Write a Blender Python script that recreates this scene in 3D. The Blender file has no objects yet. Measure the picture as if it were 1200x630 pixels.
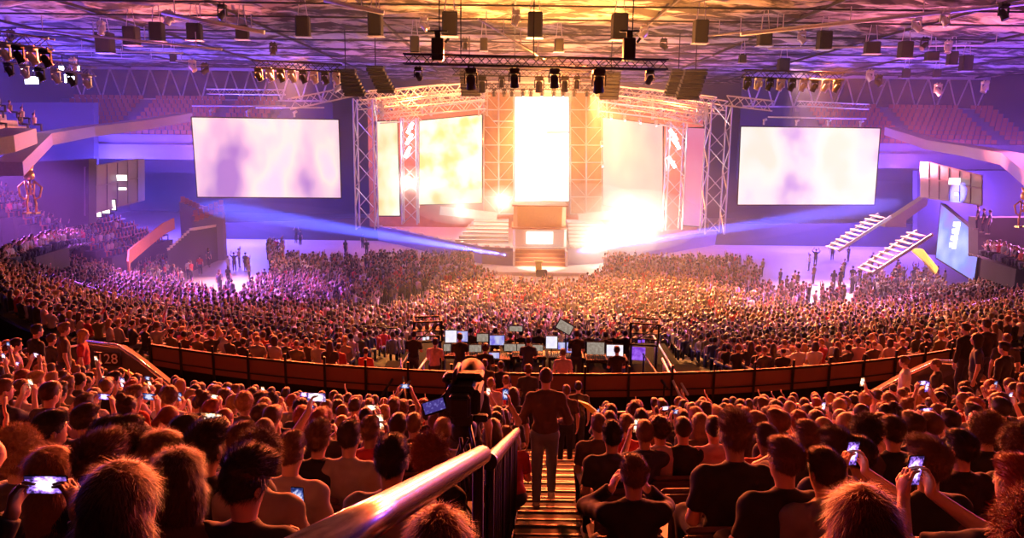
import bpy, math, random
import numpy as np
from mathutils import Vector, Matrix
random.seed(7); rng = np.random.default_rng(7)
SC = bpy.context.scene; COL = SC.collection
PI = math.pi
def R(a): return math.radians(a)
# ------------------------------------------------------------------ camera
CH = 12.2; F = 900.0; PITCH = R(9.6); ROLL = R(0.7)
fw = Vector((0, math.cos(PITCH), -math.sin(PITCH)))
up0 = Vector((0, math.sin(PITCH), math.cos(PITCH))); rt0 = Vector((1, 0, 0))
rt = rt0*math.cos(ROLL) + up0*math.sin(ROLL); upv = up0*math.cos(ROLL) - rt0*math.sin(ROLL)
CAM = Vector((0, 0, CH))
cd = bpy.data.cameras.new('camera'); cam = bpy.data.objects.new('camera', cd); COL.objects.link(cam)
cd.sensor_width = 36; cd.lens = 36*F/1200; cd.clip_start = .05; cd.clip_end = 600
M = Matrix.Identity(4)
for i in range(3):
    M[i][0] = rt[i]; M[i][1] = upv[i]; M[i][2] = -fw[i]; M[i][3] = CAM[i]
cam.matrix_world = M; SC.camera = cam
def ray(px, py): return fw + rt*((px-600)/F) - upv*((py-315)/F)
def P(px, py, z): return CAM + ray(px, py)*z
def PH(px, py, h):
    r = ray(px, py); return CAM + r*((h-CH)/r.z)
def PY(px, py, Y):
    r = ray(px, py); return CAM + r*(Y/r.y)
def proj(p):
    d = Vector(p)-CAM; z = d.dot(fw)
    return 600+F*d.dot(rt)/z, 315-F*d.dot(upv)/z, z
# ------------------------------------------------------------------ materials
def mat(name, col, rough=.7, metal=0., emis=None, es=0., var=.15, scale=8., bump=0., spec=.5, sheen=0., coat=0.):
    m = bpy.data.materials.new(name); m.use_nodes = True
    nt = m.node_tree; b = nt.nodes['Principled BSDF']
    tc = nt.nodes.new('ShaderNodeTexCoord')
    nz = nt.nodes.new('ShaderNodeTexNoise'); nz.inputs['Scale'].default_value = scale; nz.inputs['Detail'].default_value = 2
    nt.links.new(tc.outputs['Object'], nz.inputs['Vector'])
    mx = nt.nodes.new('ShaderNodeMix'); mx.data_type = 'RGBA'
    c = Vector(col[:3])
    mx.inputs['A'].default_value = (*[max(0, x*(1-var)) for x in c], 1)
    mx.inputs['B'].default_value = (*[min(1, x*(1+var)) for x in c], 1)
    nt.links.new(nz.outputs['Fac'], mx.inputs['Factor'])
    nt.links.new(mx.outputs['Result'], b.inputs['Base Color'])
    b.inputs['Roughness'].default_value = rough; b.inputs['Metallic'].default_value = metal
    b.inputs['Specular IOR Level'].default_value = spec
    if sheen: b.inputs['Sheen Weight'].default_value = sheen; b.inputs['Sheen Roughness'].default_value = .4
    if emis is not None:
        b.inputs['Emission Color'].default_value = (*emis, 1); b.inputs['Emission Strength'].default_value = es
    if bump:
        bp = nt.nodes.new('ShaderNodeBump'); bp.inputs['Strength'].default_value = bump
        nt.links.new(nz.outputs['Fac'], bp.inputs['Height']); nt.links.new(bp.outputs['Normal'], b.inputs['Normal'])
    return m
def led(name, cols, strength, scale=(.25, .25, .25), rng_=2.5, seed=0., stripes=0):
    """an LED wall: emission that varies over the picture shown on it"""
    m = bpy.data.materials.new(name); m.use_nodes = True; nt = m.node_tree; nt.nodes.clear()
    out = nt.nodes.new('ShaderNodeOutputMaterial'); e = nt.nodes.new('ShaderNodeEmission')
    tc = nt.nodes.new('ShaderNodeTexCoord'); mp = nt.nodes.new('ShaderNodeMapping')
    mp.inputs['Scale'].default_value = scale; mp.inputs['Location'].default_value = (seed, seed*.7, seed*1.3)
    nz = nt.nodes.new('ShaderNodeTexNoise'); nz.inputs['Scale'].default_value = 1; nz.inputs['Detail'].default_value = rng_
    cr = nt.nodes.new('ShaderNodeValToRGB'); el = cr.color_ramp.elements
    n = len(cols)
    el[0].position = .32; el[0].color = (*cols[0], 1); el[1].position = .68; el[1].color = (*cols[-1], 1)
    for i in range(1, n-1):
        k = el.new(.32+.36*i/(n-1)); k.color = (*cols[i], 1)
    nt.links.new(tc.outputs['Object'], mp.inputs['Vector']); nt.links.new(mp.outputs['Vector'], nz.inputs['Vector'])
    nt.links.new(nz.outputs['Fac'], cr.inputs['Fac']); nt.links.new(cr.outputs['Color'], e.inputs['Color'])
    e.inputs['Strength'].default_value = strength
    nt.links.new(e.outputs['Emission'], out.inputs['Surface']); return m
K = {}
K['concrete'] = mat('concrete', (.06,.05,.05), .75, bump=.25, scale=6)
K['darkfloor'] = mat('dark rubber floor', (.018,.016,.016), .95, scale=3, spec=.1)
K['stair'] = mat('worn stair concrete', (.035,.03,.028), .8, bump=.2, scale=10)
K['nosing'] = mat('metal stair nosing', (.30,.24,.21), .5, .8)
K['arena'] = mat('pale arena floor', (.55,.49,.50), .5, var=.12, scale=.25)
K['steel'] = mat('brushed steel', (.72,.66,.66), .22, 1., var=.25, scale=25)
K['alu'] = mat('aluminium truss', (.75,.72,.72), .35, .6)
K['alud'] = mat('dull grey tube', (.25,.22,.22), .5, .5)
K['black'] = mat('black painted metal', (.014,.013,.016), .5, spec=.3)
K['blackp'] = mat('black plastic', (.013,.013,.015), .55, spec=.25)
K['darkwall'] = mat('dark painted wall', (.06,.05,.075), .8, scale=.4)
K['purwall'] = mat('grey panel wall', (.22,.18,.26), .7, scale=.5)
K['fascia'] = mat('terracotta fascia panel', (.26,.10,.06), .6, scale=2)
K['cream'] = mat('cream painted concrete', (.42,.34,.30), .6)
K['seat_o'] = mat('orange plastic seat', (.62,.20,.09), .4)
K['seat_d'] = mat('dark plastic seat', (.10,.045,.04), .4)
K['yellow'] = mat('yellow painted edge', (.75,.70,.08), .5)
K['bench'] = mat('pale bench slats', (.75,.62,.5), .55)
K['gold'] = mat('gilded metal', (.9,.55,.15), .28, 1.)
K['stage'] = mat('glossy white stage deck', (.85,.82,.80), .25)
K['gold_s'] = mat('golden stage facing', (.75,.5,.22), .35)
K['brown_s'] = mat('brown stage steps', (.45,.20,.12), .45)
K['white'] = mat('white paint', (.8,.8,.8), .5)
K['red'] = mat('red cloth', (.5,.02,.02), .7)
K['scrim'] = mat('printed scaffold scrim', (.50,.24,.11), .7, scale=1.2, var=.4)
K['glass'] = mat('dim box window', (.10,.09,.13), .15)
K['lit'] = led('lit window', [(1,.75,.6),(1,.9,.85)], 3)
K['lampw'] = led('white lamp face', [(1,.9,.95),(1,1,1)], 25)
K['lampb'] = led('pale blue lamp face', [(.6,.6,1),(.9,.9,1)], 14)
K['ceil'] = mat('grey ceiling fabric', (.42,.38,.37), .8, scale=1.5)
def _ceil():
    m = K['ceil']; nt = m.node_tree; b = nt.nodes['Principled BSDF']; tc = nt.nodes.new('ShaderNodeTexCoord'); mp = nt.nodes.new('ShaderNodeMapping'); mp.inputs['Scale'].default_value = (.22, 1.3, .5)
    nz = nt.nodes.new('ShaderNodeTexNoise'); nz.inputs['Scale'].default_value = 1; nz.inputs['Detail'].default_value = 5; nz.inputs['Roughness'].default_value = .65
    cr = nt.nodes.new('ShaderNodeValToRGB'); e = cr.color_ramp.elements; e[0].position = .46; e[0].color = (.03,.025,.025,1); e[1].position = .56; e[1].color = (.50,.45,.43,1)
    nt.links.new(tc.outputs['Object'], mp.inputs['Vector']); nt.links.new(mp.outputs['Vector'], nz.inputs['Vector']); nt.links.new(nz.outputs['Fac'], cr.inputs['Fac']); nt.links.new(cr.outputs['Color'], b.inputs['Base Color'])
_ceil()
K['booth'] = mat('smoked booth glass', (.20,.16,.24), .3, var=.25, scale=.5)
# ------------------------------------------------------------------ meshes
def np_mesh(name, V, Fq, smooth=True):
    """V (n,3), Fq (m,3|4) int"""
    me = bpy.data.meshes.new(name); V = np.asarray(V, dtype=np.float32); Fq = np.asarray(Fq, dtype=np.int32)
    m, k = Fq.shape
    me.vertices.add(len(V)); me.vertices.foreach_set('co', V.ravel())
    me.loops.add(m*k); me.loops.foreach_set('vertex_index', Fq.ravel())
    me.polygons.add(m); me.polygons.foreach_set('loop_start', np.arange(0, m*k, k, dtype=np.int32))
    try: me.polygons.foreach_set('loop_total', np.full(m, k, dtype=np.int32))
    except Exception: pass
    me.polygons.foreach_set('use_smooth', np.full(m, smooth))
    me.update(calc_edges=True); me.validate()
    return me
class MB:
    def __init__(s): s.v = []; s.f = []; s.mi = []; s.sm = []; s.cur = 0
    def add(s, vs, fs, smooth=False):
        o = len(s.v); s.v += [tuple(v) for v in vs]
        for f in fs: s.f.append(tuple(i+o for i in f)); s.mi.append(s.cur); s.sm.append(smooth)
        return s
    def box(s, c, d, rz=0., M3=None, bev=0.):
        c = Vector(c); hx, hy, hz = d[0]/2, d[1]/2, d[2]/2
        Rm = M3 if M3 is not None else Matrix.Rotation(rz, 3, 'Z')
        b = min(bev, hx*.9, hy*.9, hz*.9)
        if b <= 0:
            vs = [c+Rm@Vector((x*hx, y*hy, z*hz)) for z in (-1,1) for x, y in ((-1,-1),(1,-1),(1,1),(-1,1))]
            return s.add(vs, [(3,2,1,0),(4,5,6,7),(0,1,5,4),(1,2,6,5),(2,3,7,6),(3,0,4,7)])
        rings = []
        for z, i in ((-hz, b), (-hz+b, 0), (hz-b, 0), (hz, b)):
            x, y = hx-i, hy-i; q = b if i == 0 else b*.4
            rings.append([(x-q,-y),(x,-y+q),(x,y-q),(x-q,y),(-x+q,y),(-x,y-q),(-x,-y+q),(-x+q,-y)])
            rings[-1] = [c+Rm@Vector((a, d2, z)) for a, d2 in rings[-1]]
        vs = [v for r in rings for v in r]; fs = [tuple(range(7,-1,-1)), tuple(range(24,32))]
        for k in range(3):
            for j in range(8): fs.append((k*8+j, k*8+(j+1)%8, k*8+8+(j+1)%8, k*8+8+j))
        return s.add(vs, fs)
    def tube(s, pts, r, n=8, cap=True):
        pts = [Vector(p) for p in pts]; rr = r if isinstance(r, (list, tuple)) else [r]*len(pts)
        vs = []; fs = []; ref = None
        for i, p in enumerate(pts):
            t = (pts[min(i+1, len(pts)-1)]-pts[max(i-1, 0)]).normalized()
            if ref is None:
                ref = Vector((0,0,1)) if abs(t.z) < .9 else Vector((1,0,0))
            a = t.cross(ref).normalized(); b = a.cross(t); ref = b if abs(b.dot(t)) < .9 else ref
            for j in range(n):
                q = 2*PI*j/n+PI/n; vs.append(p+(a*math.cos(q)+b*math.sin(q))*rr[i])
        for i in range(len(pts)-1):
            for j in range(n): fs.append((i*n+j, i*n+(j+1)%n, (i+1)*n+(j+1)%n, (i+1)*n+j))
        s.add(vs, fs, n > 5)
        if cap:
            k = len(s.v)-len(vs)
            s.f.append(tuple(k+j for j in range(n-1, -1, -1))); s.f.append(tuple(k+len(vs)-n+j for j in range(n)))
            s.mi += [s.cur]*2; s.sm += [False]*2
        return s
    def beam(s, a, b, w, h):
        a, b = Vector(a), Vector(b); d = b-a; L = d.length; y = d.normalized()
        x = y.cross(Vector((0,0,1))); x = x.normalized() if x.length > 1e-4 else Vector((1,0,0)); z = x.cross(y)
        M3 = Matrix((x, y, z)).transposed()
        return s.box((a+b)/2, (w, L, h), M3=M3)
    def prism(s, pts, ext):
        """planar polygon pts extruded by vector ext"""
        n = len(pts); e = Vector(ext); vs = [Vector(p) for p in pts]+[Vector(p)+e for p in pts]
        fs = [tuple(range(n-1, -1, -1)), tuple(range(n, 2*n))]+[(i, (i+1)%n, n+(i+1)%n, n+i) for i in range(n)]
        return s.add(vs, fs)
    def lathe(s, c, prof, n=16, M3=None):
        c = Vector(c); vs = []; fs = []; Rm = M3 or Matrix.Identity(3)
        for r, z in prof:
            for j in range(n): vs.append(c+Rm@Vector((r*math.cos(2*PI*j/n), r*math.sin(2*PI*j/n), z)))
        for i in range(len(prof)-1):
            for j in range(n): fs.append((i*n+j, i*n+(j+1)%n, (i+1)*n+(j+1)%n, (i+1)*n+j))
        return s.add(vs, fs, True)
    def truss(s, a, b, w=.4, h=.4, r=.035, rl=.018, step=None, n=4):
        """box truss from a to b: four chords and zigzag lacing"""
        a, b = Vector(a), Vector(b); d = b-a; L = d.length; y = d.normalized()
        x = y.cross(Vector((0,0,1))); x = x.normalized() if x.length > 1e-3 else Vector((1,0,0)); z = x.cross(y)
        C = [x*(w/2*i)+z*(h/2*j) for i, j in ((-1,-1),(1,-1),(1,1),(-1,1))]
        for c in C: s.tube([a+c, b+c], r, n)
        step = step or max(w, h); m = max(1, round(L/step))
        for k in range(4):
            c0, c1 = C[k], C[(k+1)%4]
            for i in range(m):
                p, q = a+y*(L*i/m), a+y*(L*(i+1)/m)
                s.tube([p+(c0 if i%2 else c1), q+(c1 if i%2 else c0)], rl, 3, False)
        return s
    def build(s, name, m, parent=None, link=True, loc=None):
        """one mesh object; m a material or a list; loc moves the origin there"""
        me = bpy.data.meshes.new(name)
        off = Vector(loc) if loc is not None else Vector((0,0,0))
        me.from_pydata([tuple(Vector(v)-off) for v in s.v] if loc is not None else s.v, [], s.f)
        for mm in (m if isinstance(m, (list, tuple)) else [m]): me.materials.append(mm)
        me.polygons.foreach_set('material_index', s.mi); me.polygons.foreach_set('use_smooth', s.sm); me.update()
        o = bpy.data.objects.new(name, me); o.location = off
        if link: COL.objects.link(o)
        if parent is not None: o.parent = parent
        return o
def tag(o, label=None, cat=None, group=None, kind=None):
    if label: o['label'] = label
    if cat: o['category'] = cat
    if group: o['group'] = group
    if kind: o['kind'] = kind
    return o
def empty(name, loc=(0,0,0), rz=0., label=None, cat=None, group=None):
    o = bpy.data.objects.new(name, None); COL.objects.link(o); o.location = loc; o.rotation_euler = (0,0,rz); o.empty_display_size = .2
    return tag(o, label, cat, group)
def copy_tree(o, kids=None):
    c = o.copy(); COL.objects.link(c)
    for ch in KIDS.get(o.name, []):
        d = ch.copy(); COL.objects.link(d); d.parent = c
        for g in KIDS.get(ch.name, []):
            e = g.copy(); COL.objects.link(e); e.parent = d
    return c
KIDS = {}
def kid(p, *cs): KIDS.setdefault(p.name, []).extend(cs); return p
def struct(o): o['kind'] = 'structure'; return o
ONE = 'zero one two three four five six seven eight nine ten eleven twelve thirteen fourteen fifteen sixteen seventeen eighteen nineteen'.split()
TEN = 'x ten twenty thirty forty fifty sixty seventy'.split()
def num(n): return ONE[n] if n < 20 else TEN[n//10]+('' if n%10 == 0 else '-'+ONE[n%10])
ORD = 'first second third fourth fifth sixth seventh eighth ninth tenth eleventh twelfth thirteenth fourteenth fifteenth sixteenth seventeenth eighteenth nineteenth twentieth'.split()
def ordn(n):
    if n <= 20: return ORD[n-1]
    if n%10 == 0: return {30:'thirtieth',40:'fortieth',50:'fiftieth'}[n]
    return TEN[n//10]+'-'+ORD[n%10-1]
# ------------------------------------------------------------------ signed-distance modelling for figures
def V3(*a): return np.array(a, dtype=np.float64)
def cap(a, b, ra, rb=None, k=.03, flat=False, tagn='skin'): return dict(t='cap', a=V3(*a), b=V3(*b), ra=ra, rb=ra if rb is None else rb, k=k, flat=flat, g=tagn)
def ell(c, r, k=.03, M3=None, sub=False, tagn='skin'): return dict(t='ell', c=V3(*c), r=V3(*r), k=k, M=M3, sub=sub, g=tagn)
def sdf_mesh(prims, vox, noise_amp=0., noise_f=30., seed=0, inflate=0.):
    lo = np.full(3, 1e9); hi = np.full(3, -1e9)
    for p in prims:
        if p.get('sub'): continue
        if p['t'] == 'cap':
            r = max(p['ra'], p['rb']); a = np.minimum(p['a'], p['b'])-r; b = np.maximum(p['a'], p['b'])+r
        else:
            r = p['r'].max(); a = p['c']-r; b = p['c']+r
        lo = np.minimum(lo, a); hi = np.maximum(hi, b)
    pad = inflate+noise_amp+3*vox+.02; lo -= pad; hi += pad
    n = np.ceil((hi-lo)/vox).astype(int)+1
    ax = [lo[i]+vox*np.arange(n[i]) for i in range(3)]
    D = np.full(n, .5, dtype=np.float32)
    for p in prims:
        m = .07+inflate
        if p['t'] == 'cap':
            r = max(p['ra'], p['rb'])+m; a = np.minimum(p['a'], p['b'])-r; b = np.maximum(p['a'], p['b'])+r
        else:
            r = p['r'].max()+m; a = p['c']-r; b = p['c']+r
        i0 = np.clip(((a-lo)/vox).astype(int), 0, n-1); i1 = np.clip(((b-lo)/vox).astype(int)+2, 1, n)
        if (i1 <= i0).any(): continue
        sl = tuple(slice(i0[i], i1[i]) for i in range(3))
        X = ax[0][sl[0]][:, None, None]; Y = ax[1][sl[1]][None, :, None]; Z = ax[2][sl[2]][None, None, :]
        if p['t'] == 'cap':
            ba = p['b']-p['a']; L2 = max(float(ba@ba), 1e-9)
            x, y, z = X-p['a'][0], Y-p['a'][1], Z-p['a'][2]
            tt = (x*ba[0]+y*ba[1]+z*ba[2])/L2; t = np.clip(tt, 0, 1)
            d = np.sqrt((x-t*ba[0])**2+(y-t*ba[1])**2+(z-t*ba[2])**2)-(p['ra']+(p['rb']-p['ra'])*t)
            if p['flat']: d = np.maximum(d, (tt-1)*math.sqrt(L2))
        else:
            x, y, z = X-p['c'][0], Y-p['c'][1], Z-p['c'][2]
            if p['M'] is not None:
                m3 = p['M']
                x, y, z = (m3[0,0]*x+m3[1,0]*y+m3[2,0]*z, m3[0,1]*x+m3[1,1]*y+m3[2,1]*z, m3[0,2]*x+m3[1,2]*y+m3[2,2]*z)
            r = p['r']
            k0 = np.sqrt((x/r[0])**2+(y/r[1])**2+(z/r[2])**2); k1 = np.sqrt((x/r[0]**2)**2+(y/r[1]**2)**2+(z/r[2]**2)**2)+1e-6
            d = k0*(k0-1)/k1
        c = D[sl]; k = p['k']
        if p.get('sub'):
            d = -d; h = np.maximum(k-np.abs(c-d), 0)/k; D[sl] = np.maximum(c, d)+h*h*k/4
        else:
            h = np.maximum(k-np.abs(c-d), 0)/k; D[sl] = np.minimum(c, d)-h*h*k/4
    if noise_amp:
        X = ax[0][:, None, None]; Y = ax[1][None, :, None]; Z = ax[2][None, None, :]; f = noise_f; s = seed*1.7
        nz = (np.sin(f*X+2.1*np.sin(f*.7*Z+s)+s)*np.sin(f*.8*Y+1.7*np.sin(f*.6*X+s*2))*.6
              + np.sin(f*1.9*Z+2*np.sin(f*1.3*Y)+s*3)*np.sin(f*1.7*X+s)*.4)
        D = D-noise_amp*nz
    D = D-inflate
    return surf_nets(D, lo, vox)
def surf_nets(D, lo, vox):
    ins = D < 0; nx, ny, nz = D.shape
    acc = np.zeros((nx-1, ny-1, nz-1), np.int8)
    for i in (0, 1):
        for j in (0, 1):
            for k in (0, 1): acc += ins[i:nx-1+i, j:ny-1+j, k:nz-1+k]
    act = (acc > 0) & (acc < 8)
    idx = np.full(act.shape, -1, np.int64); I, J, Kk = np.nonzero(act); idx[I, J, Kk] = np.arange(len(I))
    S = np.zeros((len(I), 3)); C = np.zeros(len(I))
    cs = [(i, j, k) for i in (0,1) for j in (0,1) for k in (0,1)]
    val = {c: D[I+c[0], J+c[1], Kk+c[2]].astype(np.float64) for c in cs}
    for c in cs:
        for a in range(3):
            if c[a] == 0:
                e = list(c); e[a] = 1; e = tuple(e); v0, v1 = val[c], val[e]; m = (v0 < 0) != (v1 < 0)
                t = np.where(m, v0/np.where(m, v0-v1, 1), 0)
                q = np.array(c, float)[None, :].repeat(len(I), 0); q[:, a] += t
                S += q*m[:, None]; C += m
    V = lo+vox*(np.stack([I, J, Kk], 1)+S/C[:, None])
    Fs = []
    for a in range(3):
        b, c = (a+1)%3, (a+2)%3
        s0 = [slice(0, None)]*3; s1 = [slice(0, None)]*3; s0[a] = slice(0, -1); s1[a] = slice(1, None)
        ch = ins[tuple(s0)] != ins[tuple(s1)]; flip = ins[tuple(s0)]
        q = np.nonzero(ch); ok = (q[b] > 0) & (q[c] > 0) & (q[b] < D.shape[b]-1) & (q[c] < D.shape[c]-1)
        q = [x[ok] for x in q]; fl = flip[tuple(q)]
        def cell(db, dc):
            r = list(q); r[b] = r[b]-db; r[c] = r[c]-dc; return idx[tuple(r)]
        f = np.stack([cell(1,1), cell(0,1), cell(0,0), cell(1,0)], 1)
        f[~fl] = f[~fl][:, ::-1]; Fs.append(f)
    Fq = np.concatenate(Fs); Fq = Fq[(Fq >= 0).all(1)]
    # two rounds of gentle smoothing
    for _ in range(1):
        A = np.zeros_like(V); n = np.zeros(len(V))
        for i in range(4):
            np.add.at(A, Fq[:, i], V[Fq[:, (i+1)%4]]); np.add.at(n, Fq[:, i], 1)
        V = V*.6+.4*A/np.maximum(n, 1)[:, None]
    return V.astype(np.float32), Fq.astype(np.int32)
# ------------------------------------------------------------------ figures
def ik(sh, wr, pole, l1=.285, l2=.255):
    d = wr-sh; L = min(np.linalg.norm(d), (l1+l2)*.985); d = d/np.linalg.norm(d); wr = sh+d*L
    a = (l1*l1-l2*l2+L*L)/(2*L); h = math.sqrt(max(l1*l1-a*a, 0))
    p = pole-d*(pole@d); p = p/np.linalg.norm(p)
    return sh+d*a+p*h, wr
def nrm(v): return v/np.linalg.norm(v)
def hand(w, d, n, ts, curl=.5, fat=1.):
    d = nrm(d); n = nrm(n-d*(n@d)); s = np.cross(d, n); M3 = np.stack([s, d, n], 1)
    out = [ell(w+d*.045, (.041, .052, .017), .02, M3)]
    for o, L in ((-.031,.034),(-.0105,.041),(.0105,.043),(.031,.037)):
        o = o*ts; b = w+d*.086+s*o
        d1 = nrm(d*math.cos(curl)+n*math.sin(curl)); d2 = nrm(d*math.cos(2.1*curl)+n*math.sin(2.1*curl))
        m = b+d1*L; e = m+d2*L*.9
        out += [cap(b-d*.02, m, .0095*fat, .0088*fat, .006), cap(m, e, .0088*fat, .0072*fat, .004)]
    b = w+d*.03+s*.03*ts; m = b+nrm(d*.7+s*ts*.75+n*.35)*.045; e = m+nrm(d*.9+n*.5+s*ts*.1)*.034
    out += [cap(b, m, .0125*fat, .0105*fat, .012), cap(m, e, .0105*fat, .0085*fat, .004)]
    return out
POSES = {
 # name: (standing, lean, wristL, wristR, handdirL, handdirR, palm L, palm R, curl, head pitch, phone (pos, landscape, tilt))
 'lap':   dict(w=((-.11,.27,.10),(.11,.27,.10)), d=((.5,.8,-.1),(-.5,.8,-.1)), n=((0,-.1,-1),(0,-.1,-1)), curl=.35),
 'land':  dict(w=((-.115,.33,.60),(.115,.33,.60)), d=((.15,.2,1),(-.15,.2,1)), n=((1,.1,0),(-1,.1,0)), curl=.75, ph=((0,.36,.695), 1)),
 'port':  dict(w=((-.085,.31,.56),(.075,.32,.55)), d=((.1,.25,1),(-.1,.25,1)), n=((1,.1,0),(-1,.1,0)), curl=.7, ph=((0,.36,.655), 0)),
 'up':    dict(w=((-.115,.22,.90),(.115,.22,.90)), d=((.15,.15,1),(-.15,.15,1)), n=((1,.1,0),(-1,.1,0)), curl=.75, ph=((0,.25,.995), 1), pole=((-1,.3,-.6),(1,.3,-.6))),
 'high':  dict(w=((-.12,.26,.77),(.12,.26,.77)), d=((.15,.15,1),(-.15,.15,1)), n=((1,.1,0),(-1,.1,0)), curl=.75, ph=((0,.29,.865), 1), pole=((-.5,.1,-1),(.5,.1,-1))),
 'one':   dict(w=((-.11,.27,.10),(.14,.24,.86)), d=((.5,.8,-.1),(-.1,.2,1)), n=((0,-.1,-1),(-1,.1,0)), curl=.65, ph=((.085,.27,.965), 0), pole=((-.3,-.2,-1),(1,.3,-.6))),
 'oneleft':dict(w=((-.16,.26,.84),(.11,.27,.10)), d=((.1,.2,1),(-.5,.8,-.1)), n=((1,.1,0),(0,-.1,-1)), curl=.65, ph=((-.105,.29,.945), 1), pole=((-1,.3,-.6),(.3,-.2,-1))),
 'side':  dict(w=((-.27,.36,.50),(-.12,.38,.50)), d=((.1,.2,1),(-.1,.2,1)), n=((1,.1,0),(-1,.1,0)), curl=.6, ph=((-.195,.41,.60), 0), pole=((-1,-.1,-.8),(.6,-.1,-1))),
 'face':  dict(w=((-.115,.15,.545),(.115,.15,.545)), d=((.35,.1,1),(-.35,.1,1)), n=((1,.2,0),(-1,.2,0)), curl=.5, pole=((-.9,.25,-1),(.9,.25,-1))),
 'low':   dict(w=((-.13,.28,.10),(.12,.30,.22)), d=((.5,.8,0),(-.2,.6,.8)), n=((0,0,-1),(-1,0,.2)), curl=.5, ph=((.07,.37,.31), 0), hp=.45),
 'clap':  dict(w=((-.075,.30,.40),(.075,.30,.42)), d=((.3,.5,.9),(-.3,.5,.9)), n=((1,.1,0),(-1,.1,0)), curl=.15),
 'lean':  dict(lean=.5, w=((-.14,.46,.16),(.14,.46,.16)), d=((.6,.7,-.2),(-.6,.7,-.2)), n=((0,-.1,-1),(0,-.1,-1)), curl=.4),
 'stand': dict(st=1, w=((-.25,.04,-.09),(.25,.04,-.09)), d=((.05,.1,-1),(-.05,.1,-1)), n=((1,0,0),(-1,0,0)), curl=.3),
 'rail':  dict(st=1, w=((-.34,.22,.12),(.20,.16,.10)), d=((0,.9,-.3),(-.4,.8,-.2)), n=((.1,-.2,-1),(-.5,0,-1)), curl=.6, walk=1),
 'desk':  dict(st=1, lean=.15, w=((-.16,.40,.10),(.16,.40,.10)), d=((.2,1,-.2),(-.2,1,-.2)), n=((0,-.1,-1),(0,-.1,-1)), curl=.3),
 'wave':  dict(st=1, w=((-.22,.15,.82),(.22,.2,.80)), d=((.05,.2,1),(-.05,.2,1)), n=((.3,1,0),(-.3,1,0)), curl=.15, pole=((-1,.2,-.5),(1,.2,-.5))),
 'film':  dict(st=1, w=((-.115,.33,.60),(.115,.33,.60)), d=((.15,.2,1),(-.15,.2,1)), n=((1,.1,0),(-1,.1,0)), curl=.75, ph=((0,.36,.695), 1)),
}
HEADC = {}
def headprims(c, Rm):
    T = lambda v: c+Rm@V3(*v)
    return [ell(T((0,-.012,.02)), (.076,.096,.092), .03, Rm), ell(T((0,.022,-.045)), (.057,.066,.074), .04, Rm),
        ell(T((0,.055,-.098)), (.026,.022,.019), .03, Rm), cap(T((0,.088,.008)), T((0,.107,-.032)), .008, .013, .014),
        ell(T((0,.076,.024)), (.048,.018,.011), .015, Rm),
        ell(T((-.03,.099,.002)), (.016,.013,.009), .012, Rm, sub=True), ell(T((.03,.099,.002)), (.016,.013,.009), .012, Rm, sub=True),
        ell(T((0,.085,-.066)), (.022,.011,.006), .008, Rm),
        ell(T((-.078,-.008,-.018)), (.009,.019,.031), .006, Rm), ell(T((.078,-.008,-.018)), (.009,.019,.031), .006, Rm)]
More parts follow.
